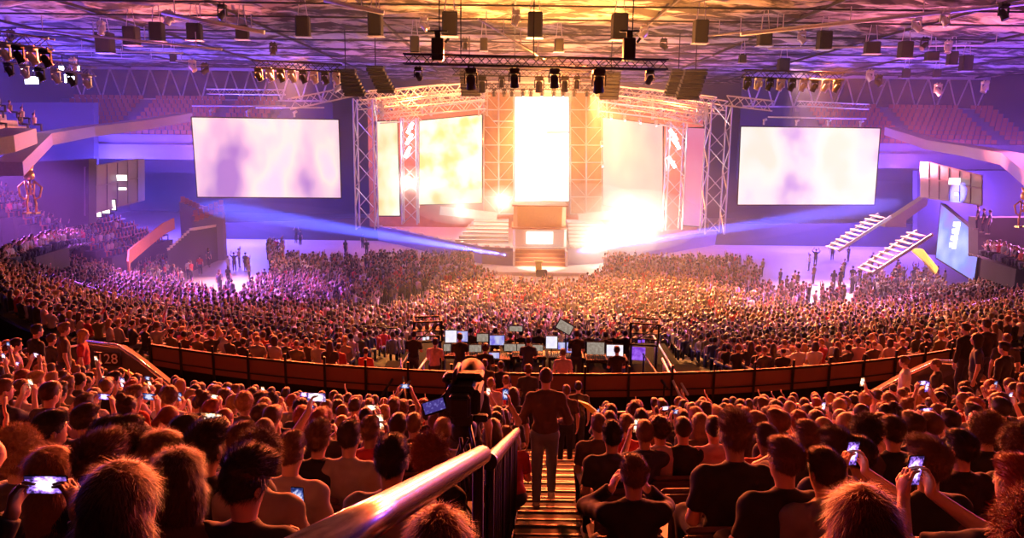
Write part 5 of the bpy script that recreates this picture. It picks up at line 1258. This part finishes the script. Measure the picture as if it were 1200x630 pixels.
mid = MB(); mid.prism([a-L-Vector((0.02,0,.12)), b_-L-Vector((.02,0,.12)), b_-L-Vector((.02,0,1.0)), a-L-Vector((.02,0,1.0))], (.006,0,0)); mid.build('mesh_infill', K['black'], t)
# ------------------------------------------------------------------ broadcast camera on a tripod
cp = P(544,459,5.3); zf = CH-1.65-.33*5.1-.05
t = empty('television_camera', cp, R(-3), 'black television camera on a tripod with a tilted glowing viewfinder', 'camera')
MB().box((0,0,0), (.20,.42,.20), bev=.03).box((.085,-.05,-.01), (.09,.30,.17), bev=.02).box((-.10,.05,.02), (.05,.2,.14), bev=.02).build('body', K['blackp'], t)
b = MB(); b.lathe((0,.2,0), [(.06,0),(.075,.02),(.085,.22),(.10,.30),(.09,.33),(0,.33)], 20, Matrix.Rotation(-PI/2, 3, 'X')); b.build('lens', K['blackp'], t)
b = MB(); b.box((0,-.02,.125), (.26,.10,.05), bev=.02); b.tube([(-.05,.12,.10),(-.05,.12,.16),(-.05,-.12,.16),(-.05,-.12,.10)], .016, 8); b.box((.10,0,.12), (.07,.16,.05), bev=.015); b.box((-.12,0,.10), (.05,.14,.05), bev=.015); b.build('top_handle', K['black'], t)
b = MB(); b.box((0,-.24,-.01), (.14,.10,.15), bev=.015); b.box((0,-.295,-.01), (.11,.02,.12), bev=.005); b.build('battery', K['black'], t)
vf = MB(); Rv = Matrix.Rotation(R(-24), 3, 'Y')@Matrix.Rotation(R(-28), 3, 'X')@Matrix.Rotation(R(18), 3, 'Z'); vf.box((-.20,-.06,-.09), (.17,.025,.10), M3=Rv, bev=.01); vf.tube([(-.11,0,0),(-.16,-.02,-.05)], .012, 8); vf = vf.build('viewfinder', K['blackp'], t)
q = Vector((-.20,-.06,-.09))+Rv@Vector((0,-.0145,0)); MB().box(q, (.145,.002,.078), M3=Rv).build('viewfinder_picture', phone_screen_mat(7, [(.08,.05,.3),(.3,.25,.8),(.9,.8,1)], 2.5), vf)
b = MB(); b.box((0,0,-.15), (.14,.30,.10), bev=.02); b.lathe((0,0,-.30), [(.05,-.06),(.085,-.02),(.09,.06),(.06,.10)], 16); b.tube([(.05,-.1,-.2),(.13,-.42,-.30)], .012, 8); b.tube([(.125,-.38,-.29),(.135,-.5,-.32)], .018, 8); b.box((.12,-.06,-.16), (.10,.06,.05), bev=.01); b.build('pan_head', K['black'], t)
top = Vector((0,0,-.34))
for k, aa in enumerate((R(100), R(215), R(325))):
    f = Vector((.42*math.cos(aa), .42*math.sin(aa), zf-cp.z)); b = MB(); m_ = top.lerp(f, .5); s = Vector((-math.sin(aa), math.cos(aa), 0))*.022
    b.tube([top+s, m_+s], .015, 8); b.tube([top-s, m_-s], .015, 8); b.tube([m_, f], .014, 8); b.box(m_, (.08,.05,.05), bev=.01); b.lathe(f, [(.03,0),(.03,.03),(.012,.05)], 10); b.build('leg', K['black'], t)
MB().tube([top, top-Vector((0,0,.45))], .03, 10).build('column', K['black'], t)
b = MB(); b.tube([(.0,-.2,-.25),(.05,-.25,-.6),(-.05,-.2,-.9),(.02,-.1,zf-cp.z+.02)], .012, 6); b.tube([(.05,-.2,-.25),(-.08,-.28,-.5),(.08,-.2,-.8),(.1,-.1,zf-cp.z+.02)], .01, 6); b.build('cable', K['black'], t)
dr = MB(); dr.box((-.0,.35,zf-cp.z+.28), (.36,.30,.55), bev=.03); dr.box((0,.35,zf-cp.z+.58), (.30,.26,.10), bev=.03)
o = dr.build('equipment_case', K['black']); o.location = cp; tag(o, 'black equipment case standing under the television camera', 'case')
pl = MB(); pl.box((cp.x,cp.y,zf-.12), (.85,1.3,.24), bev=.02); struct(pl.build('floor', K['concrete']))
# ------------------------------------------------------------------ standing people
def D_of(x, y):
    lo, hi = .0, 50.
    for _ in range(40):
        m = (lo+hi)/2; r = Rr(m); yy = m+r-math.sqrt(max(r*r-(x-axis_x(m))**2, 0)) if abs(x-axis_x(m)) < r else 1e9
        if yy < y: lo = m
        else: hi = m
    return (lo+hi)/2
def stand(px, py, pose, hair, hc, top, lab, zfix=None, z=None, s=1., rz=0., **kw):
    """feet on the bank under the head seen at this pixel"""
    best = None
    for i in range(600):
        zz = 4+.05*i if z is None else z
        h = P(px, py, zz); f = CH-1.65-.33*D_of(h.x, h.y) if zfix is None else zfix
        e = abs(h.z-(f+1.63*s))
        if best is None or e < best[0]: best = (e, h, f)
        if z is not None: break
    _, h, f = best
    if z is not None: f = h.z-1.63*s
    near.append((h.x, h.y, 0))
    return add_person((h.x, h.y, f), rz, pose, hair, hc, top, lab, scale=s, **kw)
G1 = 'people standing at the left entrance'; G2 = 'people standing at the right entrance'; G3 = 'crew at the desk platform'; G4 = 'people standing below the stairs'
stand(640,443,'rail','buzz','dark brown','brown','person in dark red-brown shirt and jeans descending the stairs, one hand on the rail', group=None, hi=True, pant=2, sleeves='long', z=9.7, s=1.04)
stand(601,464,'stand','bob','dark brown','charcoal','person with dark bob in patterned dark top in front of the descending one', group=G4, female=True, hi=False, z=12.2)
stand(545,441,'stand','short','blond','black','person in pale cap standing beyond the television camera', group=G4, capm='beige', z=7.9)
for i, (x, y, z, hr, c, tp, l) in enumerate(((575,450,16.5,'short','blond','pink','person with fair hair in pink standing at the foot of the stairs'),(593,447,17.2,'short','brown','red','person in red behind the dark bob at the foot of the stairs'),(664,459,15.8,'short','brown','brown','person in brown at the foot of the stairs, right of the descending one'),(678,454,17.5,'short','black','charcoal','person in charcoal beside the yellow step edge'),
    (660,414,21.5,'short','brown','pink','person in faded pink shirt seen from behind before the desk platform'),(619,434,19,'curly','brown','charcoal','person with curly hair between the desk platform and the stairs'),(568,427,19.5,'short','brown','brown','person in brown with warm-lit hair below the desks'),(587,429,19.8,'short','dark brown','black','person in black below the desks'))):
    stand(x, y, 'stand', hr, c, tp, l, z=z, group=G4)
for x, y, z, hr, c, tp, l, rz in ((15,404,15,'short','black','pink','person in pale pink shirt with a shoulder strap at the far left',-.9),(40,388,14.5,'short','black','black','tall person in black beside the pale pink shirt',-.6),(72,386,16,'thick','brown','brown','person in brown bending over the entrance wall',-.9),
     (95,392,17,'long','blond','red','person with long fair hair at the left entrance wall',-1.2),(58,398,17,'short','dark brown','charcoal','person in charcoal between black and brown at the left entrance',-.4)):
    stand(x, y, 'stand', hr, c, tp, l, z=z, rz=rz, group=G1)
for x, y, z, hr, c, tp, l, rz in ((1063,424,16.5,'short','brown','white','person in white shirt leaning out at the lower end of the right entrance wall',1.0),(1100,427,16,'buzz','brown','charcoal','bald person in charcoal beside the white shirt',.9),(1134,385,17,'short','black','black','person in black, leftmost of the dark group at the right entrance',.4),
     (1158,381,16.5,'short','dark brown','black','tallest person in black of the dark group at the right entrance',.2),(1148,398,15.5,'bob','black','navy','person with black bob in navy in the dark group at the right entrance',1.1),(1181,398,16,'short','brown','charcoal','person in charcoal at the back of the dark group at the right entrance',-.3),(1180,408,14.5,'short','black','black','person in black nearest the camera in the dark group at the right entrance',.5)):
    stand(x, y, 'stand', hr, c, tp, l, z=z, rz=rz, group=G2, sleeves='long' if tp == 'black' else 'short')
# ------------------------------------------------------------------ desk platform
FZ = CH-7.5
FZ2 = CH-8.2
b = MB(); b.prism([(-4.2,20.9,0),(6.3,20.9,0),(6.3,25.3,0),(-4.2,25.3,0)], (0,0,FZ)); struct(b.build('floor', K['darkfloor']))
b = MB(); b.prism([(-4.2,25.3,0),(6.3,25.3,0),(6.3,30.6,0),(-4.2,30.6,0)], (0,0,FZ2)); struct(b.build('floor', K['darkfloor']))
for x, y, pose, hr, c, tp, l in ((484,393,'desk','short','black','black','tall crew member in black at the left lamp cage'),(509,402,'desk','short','black','pink','crew member in faded pink beside the left lamp cage'),(539,396,'desk','short','black','black','broad crew member in black at the white monitor'),(551,388,'desk','short','black','charcoal','crew member facing the stage beyond the broad one'),
    (580,389,'desk','short','dark brown','brown','crew member beyond the blue-white monitor'),(598,394,'desk','short','brown','charcoal','crew member between two rows of monitors'),(611,391,'desk','short','black','black','crew member in black beyond the middle desk'),(631,389,'desk','short','black','charcoal','crew member just beyond the middle monitors'),(619,400,'desk','short','black','navy','crew member in navy seated low at the middle desk'),
    (676,392,'desk','thick','black','black','tall crew member in black right of the tilted white panel'),(690,391,'stand','short','black','charcoal','crew member in charcoal beyond the right monitors'),(710,393,'stand','short','black','brown','crew member in brown beyond the right monitors'),(733,391,'stand','short','black','black','crew member in black beyond the desks, next to the right lamp cage'),(568,409,'desk','curly','dark brown','black','crew member with curly hair below the middle desk'),
    (719,391,'stand','short','brown','black','crew member in orange-lit pale cap'),(724,411,'desk','short','black','black','crew member in black low at the rightmost white monitor')):
    stand(x, y, pose, hr, c, tp, l.replace('crew member','person at the mixing platform,',1) if False else l.replace('crew member', 'person of the crew'), zfix=FZ2 if 'beyond' in l or 'between' in l or 'cap' in l else FZ, group=G3, capm='beige' if 'cap' in l and 'cage' not in l else None, rz=random.uniform(-.2,.2))
MONW = led('monitor white', [(.85,.8,1),(1,.95,.95)], 1.1, (6,6,6), seed=1); MONB = led('monitor blue', [(.25,.2,.9),(.6,.6,1),(.95,.9,1)], .9, (4,4,4), seed=2); MONC = led('monitor cream', [(.6,.45,.35),(.95,.8,.65)], .45, (14,14,14), seed=3); MONP = led('monitor violet', [(.15,.02,.5),(.4,.15,.9)], 1.2, (6,6,6), seed=4)
mons = [(522,387,535,401,MONW,'white'),(536,388,548,400,MONB,'violet-blue'),(559,391,572,400,MONC,'cream'),(574,393,591,404,MONB,'blue-white'),(550,404,564,412,MONC,'cream'),(591,403,605,411,MONC,'cream'),(606,403,615,411,MONC,'cream'),(624,404,636,411,MONC,'cream'),(520,403,528,411,MONC,'cream'),(573,413,585,421,MONB,'blue-white'),
        (640,394,653,408,MONW,'white'),(654,401,662,409,MONB,'violet-blue'),(664,401,671,413,MONB,'pale blue'),(688,401,708,415,MONC,'grey-cream'),(711,404,730,417,MONW,'white'),(597,382,612,388,MONC,'cream')]
for i, (x0,y0,x1,y1,m,cn) in enumerate(mons):
    z = 24.8-(y1-400)*.05; p = P((x0+x1)/2, (y0+y1)/2, z); w = (x1-x0)/F*z; h = (y1-y0)/F*z; t = empty('monitor', p, R((600-x0)*.03), 'glowing '+cn+' monitor on the mixing platform, '+ordn(i+1)+' counted left to right by desk', 'monitor', 'monitors of the mixing platform')
    tl = Matrix.Rotation(R(-8 if i < 13 else -14), 3, 'X'); MB().box((0,.03,0), (w+.04,.05,h+.04), M3=tl, bev=.01).build('casing', K['blackp'], t); MB().box(tl@Vector((0,-.002,0)), (w,.012,h), M3=tl).build('lit_panel', m, t)
    dz = p.z-(FZ+.80) if p.z-FZ > .85 else p.z-FZ
    MB().tube([(0,.07,0),(0,.07,-max(dz, h*.5+.03))], .02, 8).box((0,.04,-max(dz, h*.5+.03)), (.22,.18,.02)).build('stand', K['black'], t)
p = P(662,383,25); t = empty('tilted_light_panel', p, 0, 'white panel on a stand tilted steeply to the right above the desks', 'panel light'); Rm = Matrix.Rotation(R(30), 3, 'Y')@Matrix.Rotation(R(-15), 3, 'X')
MB().box((0,.04,0), (.56,.05,.36), M3=Rm, bev=.01).build('casing', K['blackp'], t); MB().box((0,0,0), (.50,.02,.30), M3=Rm).build('lit_panel', MONC, t); MB().tube([(0,.06,0),(.1,.1,FZ-p.z)], .02, 8).build('stand', K['black'], t)
for i, (x0, x1, y, z) in enumerate(((518,560,413,24.2),(562,598,417,24.0),(600,640,414,24.2),(642,684,415,24.2),(686,735,418,23.9))):
    c = P((x0+x1)/2, y, z); w = (x1-x0)/F*z; t = empty('mixing_desk', (c.x,c.y,FZ), 0, 'dark mixing desk with rows of small controls, '+ordn(i+1)+' of five from the left', 'desk', 'desks of the mixing platform'); h = max(.5, c.z-FZ)
    MB().box((0,0,h-.05), (w,.75,.10), bev=.02).build('top', K['blackp'], t)
    for sx in (-1,1): MB().box((sx*(w/2-.06),0,(h-.1)/2), (.06,.6,h-.1)).build('leg', K['black'], t)
    b = MB(); nx = int(w/.07)
    for a_ in range(nx):
        for c_ in range(6): b.box((-w/2+.05+a_*(w-.1)/max(nx-1,1), -.28+.1*c_, h+.012), (.03,.04,.025))
    o = b.build('control_knob', K['alud'], t); o['kind'] = 'stuff'
def cage(x0, x1, y0, y1, z, lab, purple):
    c = P((x0+x1)/2, (y0+y1)/2, z); w = (x1-x0)/F*z; h = (y1-y0)/F*z*.72; t = empty('lamp_cage', (c.x,c.y,c.z-h/2), R(-12 if purple else 10), lab, 'lamp cage', 'open lamp cages'); d = .75
    b = MB(); P8 = [Vector((sx*w/2*.92, sy*d/2, zz)) for zz in (0,h) for sx, sy in ((-1,-1),(1,-1),(1,1),(-1,1))]
    for k in range(4):
        b.beam(P8[k], P8[(k+1)%4], .05, .05); b.beam(P8[4+k], P8[4+(k+1)%4], .05, .05); b.beam(P8[k], P8[4+k], .05, .05)
    b.tube([P8[0], P8[5]], .018, 6); b.tube([P8[2], P8[5]], .018, 6); b.tube([P8[3], P8[4]], .018, 6); b.build('frame', K['blackp'], t)
    MB().box((0,0,h*.5), (w*.85,d*.8,.03)).build('shelf', K['black'], t)
    for k in range(3): MB().lathe((-.22+.2*k,-.1,h*.55), [(0,0),(.07,0),(.08,.2),(.06,.24),(0,.25)], 10, Matrix.Rotation(.5*(k-1), 3, 'Y')).build('lamp', K['alud'], t)
    for k in range(2): MB().box((-.14+.12*k,-d/2-.03,.12+.02*k), (.09,.04,.09)).build('indicator', MONP if purple else MONW, t)
    for sx in (-1,1):
        for sy in (-1,1): MB().tube([(sx*w*.42,sy*d*.42,0),(sx*w*.42,sy*d*.42,FZ-(c.z-h/2))], .03, 6).build('leg', K['black'], t)
    if purple: MB().box((-.15,-d/2-.05,-.28), (.42,.06,.42)).build('violet_display', MONP, t)
cage(484,518,369,402,25.5, 'open black lamp cage at the left end of the mixing platform', False)
cage(738,773,371,406,25, 'open black lamp cage with violet lights at the right end of the mixing platform', True)
for i, (x0,y0,x1,y1,z0,z1) in enumerate(((448,462,492,395,20,27),(462,470,500,420,19.5,24),(477,482,470,420,19,23),(765,392,806,462,27,20.5),(752,412,782,455,25,20.5),(776,420,800,470,23,20))):
    p, q = P(x0,y0,z0), P(x1,y1,z1); b = MB(); b.tube([p-p, q-p], .035, 8); 
    for u in (.1,.5,.9): c = (q-p)*u; b.tube([c, c-Vector((0,0,1.0))], .025, 6)
    o = b.build('access_handrail', K['alu'] if i%2 else K['black']); o.location = p; tag(o, 'sloping handrail of the gangway beside the mixing platform, '+ordn(i+1)+' of six from the left', 'handrail', 'gangway handrails')
# thin white crowd-control rails before the stage
for i, (x0, x1, y, z) in enumerate(((600,625,356,56),(655,690,356,56),(610,650,378,47),(640,690,381,46),(700,735,382,46),(555,590,378,46))):
    p, q = P(x0,y,z), P(x1,y,z); b = MB(); b.tube([p-p, q-p], .04, 6); b.tube([Vector((0,0,-.5)), q-p-Vector((0,0,.5))], .03, 6)
    for u in (0,.5,1): c = (q-p)*u; b.tube([c, c-Vector((0,0,p.z))], .03, 6)
    o = b.build('crowd_barrier', K['alu']); o.location = p; tag(o, 'pale crowd barrier standing in the crowd before the stage, '+ordn(i+1)+' of six', 'barrier', 'crowd barriers before the stage')
# people on the empty floor patches, on the stage and on the right platform
G5 = 'people on the open floor patches'
for i, (x, y, hh, tp) in enumerate(((984,338,1,'black'),(998,335,1,'charcoal'),(976,340,1,'navy'),(955,312,1,'black'),(975,305,1,'charcoal'),(1018,340,1,'brown'),(235,322,1,'red'),(258,342,1,'beige'),(268,336,1,'black'),(288,318,1,'charcoal'),(275,318,1,'navy'),(265,362,1,'red'),(222,328,1,'white'),(245,312,1,'grey'),(405,300,1,'black'),(425,291,1,'charcoal'),(430,300,1,'black'),(347,285,1,'black'),(352,287,1,'navy'))):
    p = PH(x, y, 0.); add_person(p, random.uniform(-.6,.6), ('stand','wave','film')[i%7 == 3 and 1 or 0], ('short','thick','bob')[i%3], ('black','brown','dark brown')[i%3], tp, 'person in '+tp+' on the bright open floor '+('left' if x < 600 else 'right')+' of the stage, '+ordn(i+1 if x > 600 else i-5)+' there', G5)
p = PH(535,266,ZD+.06); add_person(p, PI, 'stand', 'short', 'black', 'black', 'dark performer standing alone on the white left side of the stage')
for i, (x, y, tp) in enumerate(((1146,262,'charcoal'),(1153,266,'black'),(1160,268,'navy'))):
    p = P(x, y-8, 54.5); p.z -= .9; add_person(p, .9, 'stand', 'short', 'dark brown', tp, 'person in '+tp+' standing above the angled violet board', 'people above the violet board')

# person sitting low at the edge of the stairs, behind the barred railing
add_person((-.02+AL(8.2)-.02, 8.3, floor_z(ROWS[7])-.28), .2, 'lean', 'short', 'brown', 'red', 'person in red top crouching at the edge of the stairs behind the barred railing', None, shoe=0, pant=0)
HAZE = .0025
def EXPO(g):
    # warm key light on the near bank, hung on the long black truss and behind it
    for x in (-9,-3,3,9,14):
        spot('truss_flood', (x, 37, CH+3.6), (x*1.15-.5, 9, CH-4), 76000, (1,.125,.03), 62, .8, .35)
    spot('truss_flood', (-20, 40, CH+4), (-12, 12, CH-4), 60000, (1,.115,.04), 60, .8, .35)
    spot('truss_flood', (24, 40, CH+4), (13, 12, CH-4), 60000, (1,.115,.04), 60, .8, .35)
    # orange wash on the middle tier and floor
    spot('floor_wash', (1, 70, CH+4), (0, 46, 0), 900000, (1,.36,.07), 44, .9, .5)
    spot('floor_wash', (7, 70, CH+4), (12, 46, 0), 800000, (1,.34,.08), 48, .9, .5)
    spot('tier_wash', (-14, 52, CH+5), (-14, 28, 4), 60000, (1,.22,.05), 70, .9, .5)
    spot('tier_wash', (3, 52, CH+5), (2, 28, 4), 50000, (1,.24,.05), 70, .9, .5)
    spot('tier_wash', (20, 52, CH+5), (19, 28, 4), 60000, (1,.22,.05), 70, .9, .5)
    # magenta / violet washes on the two wings
    spot('wing_wash', (-48, 56, CH+5), (-20, 49, 0), 620000, (.55,.13,.95), 46, .9, .6); spot('wing_wash', (-20, 74, CH+7.5), (-22, 58, 0), 130000, (1,.42,.42), 46, .9, .6)
    spot('wing_wash', (54, 58, CH+5), (25, 49, 0), 480000, (.80,.20,.70), 46, .9, .6); spot('wing_wash', (26, 74, CH+7.5), (28, 58, 0), 150000, (1,.45,.42), 50, .9, .6)
    for x, y, z, e, c in ((-52,58,CH+1,9000,(.20,.07,1)),(-52,75,CH-3,9000,(.16,.07,1)),(-46,88,CH-5,7000,(.15,.08,1)),(-34,89,CH-4,7000,(.18,.08,1)),(-30,87,CH-7,5000,(.15,.1,1)),
                       (54,62,CH-1,8000,(.30,.07,1)),(50,84,CH-5,7000,(.25,.08,1)),(40,88,CH-5,7000,(.22,.08,1)),(33,87,CH-7,4000,(.2,.1,1))):
        point('violet_lamp', (x, y, z), e*2.1, (c[0]*.8,c[1],c[2]), 2)
    # uplights on the ceiling
    spot('ceiling_uplight', (3, 60, CH-3), (3, 50, CZ), 150000, (1,.34,.06), 120, .9, .5)
    spot('ceiling_uplight', (3, 84, CH+3), (3, 70, CZ), 34000, (1,.34,.07), 120, .9, .5)
    spot('ceiling_uplight', (-24, 62, CH-2), (-28, 52, CZ), 26000, (1,.22,.16), 120, .9, .5)
    spot('ceiling_uplight', (30, 62, CH-2), (34, 52, CZ), 26000, (1,.20,.26), 120, .9, .5)
    spot('ceiling_uplight', (-44, 62, CH-2), (-44, 58, CZ), 4000, (.35,.10,.9), 120, .9, .5)
    spot('ceiling_uplight', (48, 62, CH-2), (48, 58, CZ), 4000, (.45,.12,.9), 120, .9, .5)
    # portal lit from within
    for x in (-12,-6,12,18): point('portal_lamp', (x, 86, CH+0), 2600, (1,.26,.08), .6)
    point('portal_lamp', (3, 74, CH+6), 3200, (1,.30,.07), .6)
    point('portal_lamp', (-7, 74, CH+4), 2200, (1,.30,.07), .6)
    point('portal_lamp', (13, 74, CH+4), 2200, (1,.30,.07), .6)
    # hard white sources in the smoke
    for x, y, Y, e in ((590,235,77.5,900),(480,214,76,700),(735,255,76,2400),(760,262,75,1800),(700,280,74.5,1500),(540,245,77,700)):
        point('stage_lamp', PY(x, y, Y), e*.8, (1,.78,.6), .3)
    for x in (613,635,649,660): spot('top_spot', PY(x,110,79), PY(x+2,180,80), 4000, (.9,.9,1), 26, .5, .1)
    for x, y in ((716,137),(732,139),(750,142),(769,145),(706,168)): spot('cone_spot', PY(x, y, 78), PY(x+12, y+60, 77.8), 2000, (1,.9,1), 24, .4, .08)
    spot('step_spot', (mx_, 66, CH+6), (mx_, 71.5, .5), 60000, (1,.62,.45), 16, .7, .3)
    # blue beams from the foot of the stage
    spot('blue_beam', PH(601,300,2.2), P(230,240,50), 4500000, (.07,.10,1), 3.4, .6, .1); beam_smoke(PH(601,300,2.2), P(230,240,50), 1.4, 'long smoke streak added to show the blue beam left of the stage steps')
    spot('blue_beam', PH(668,296,2.4), P(1060,236,56), 3500000, (.07,.10,1), 3.4, .6, .1); beam_smoke(PH(668,296,2.4), P(1060,236,56), 1.3, 'long smoke streak added to show the blue beam right of the stage steps')
# ------------------------------------------------------------------ light and haze
w = bpy.data.worlds.new('world'); SC.world = w; w.use_nodes = True
w.node_tree.nodes['Background'].inputs['Color'].default_value = (.25,.08,.35,1); w.node_tree.nodes['Background'].inputs['Strength'].default_value = .02
def vol(name, obj_mb, dens, col, lab, aniso=.0):
    m = bpy.data.materials.new(name); m.use_nodes = True; nt = m.node_tree; nt.nodes.clear(); out = nt.nodes.new('ShaderNodeOutputMaterial')
    s = nt.nodes.new('ShaderNodeVolumeScatter'); s.inputs['Density'].default_value = dens; s.inputs['Color'].default_value = (*col, 1); s.inputs['Anisotropy'].default_value = aniso
    nt.links.new(s.outputs['Volume'], out.inputs['Volume']); o = obj_mb.build(name, m); return tag(o, lab, 'haze', kind='stuff')
b = MB(); b.box((2,80.5,CH-1.6), (122,81,21.0)); vol('haze', b, HAZE, (1,1,1), 'thin stage haze filling the whole hall')
def ellipsoid(c, r, n=20):
    b = MB(); b.lathe((0,0,0), [(math.sin(PI*i/12), -math.cos(PI*i/12)) for i in range(13)], n); b.v = [(c[0]+v[0]*r[0], c[1]+v[1]*r[1], c[2]+v[2]*r[2]) for v in b.v]; return b
for i, (x, y, Y, r) in enumerate(((745,258,77,(7,2.5,3.2)),(700,285,75,(6,2,2.2)),(590,235,78,(2.2,1.5,1.6)),(480,215,76,(2.0,1.2,1.8)),(540,240,77,(5,2,2)),(635,105,80,(3.6,2,2.2)),(690,235,78,(5,2,1.8)))):
    p = PY(x, y, Y); vol('stage_smoke', ellipsoid(p, r), .16, (1,.97,.95), 'puff of bright smoke on the stage, '+ordn(i+1)+' of seven', 0)
p = PY(636, 180, 79); vol('stage_smoke', ellipsoid(p, (22,8,9), 28), .008, (1,.95,.9), 'faint veil of smoke added for a glow around the whole stage portal', 0)  # thin smoke added to spread a bloom-like glow round the portal
def beam_smoke(a, b, r, lab):  # denser smoke added along a beam so that the beam shows
    a, b = Vector(a), Vector(b); d = b-a; m = ellipsoid((0,0,0), (r, r, d.length/2)); Rm = d.to_track_quat('Z','Y').to_matrix(); m.v = [tuple((a+b)/2+Rm@Vector(v)) for v in m.v]; vol('stage_smoke', m, .03, (1,1,1), lab, 0)
def spot(name, loc, tgt, energy, col, size=60, blend=.6, rad=.3):
    l = bpy.data.lights.new(name, 'SPOT'); l.energy = energy; l.color = col; l.spot_size = R(size); l.spot_blend = blend; l.shadow_soft_size = rad
    o = bpy.data.objects.new(name, l); COL.objects.link(o); o.location = loc; o.rotation_euler = (Vector(tgt)-Vector(loc)).to_track_quat('-Z','Y').to_euler(); return o
def point(name, loc, energy, col, rad=1.5):
    l = bpy.data.lights.new(name, 'POINT'); l.energy = energy; l.color = col; l.shadow_soft_size = rad
    o = bpy.data.objects.new(name, l); COL.objects.link(o); o.location = loc; return o
EXPO(globals())
SC.view_settings.view_transform = 'Standard'; SC.view_settings.look = 'None'; SC.view_settings.gamma = 1
SC.view_settings.use_curve_mapping = False; SC.view_settings.exposure = -.1
cy = SC.cycles; cy.use_denoising = True
try: cy.denoiser = 'OPENIMAGEDENOISE'; cy.denoising_input_passes = 'RGB_ALBEDO_NORMAL'
except Exception: pass
cy.max_bounces = 4; cy.diffuse_bounces = 2; cy.glossy_bounces = 2; cy.volume_bounces = 0; cy.transmission_bounces = 2; cy.transparent_max_bounces = 4
cy.use_light_tree = True; cy.sample_clamp_indirect = 4; cy.sample_clamp_direct = 0
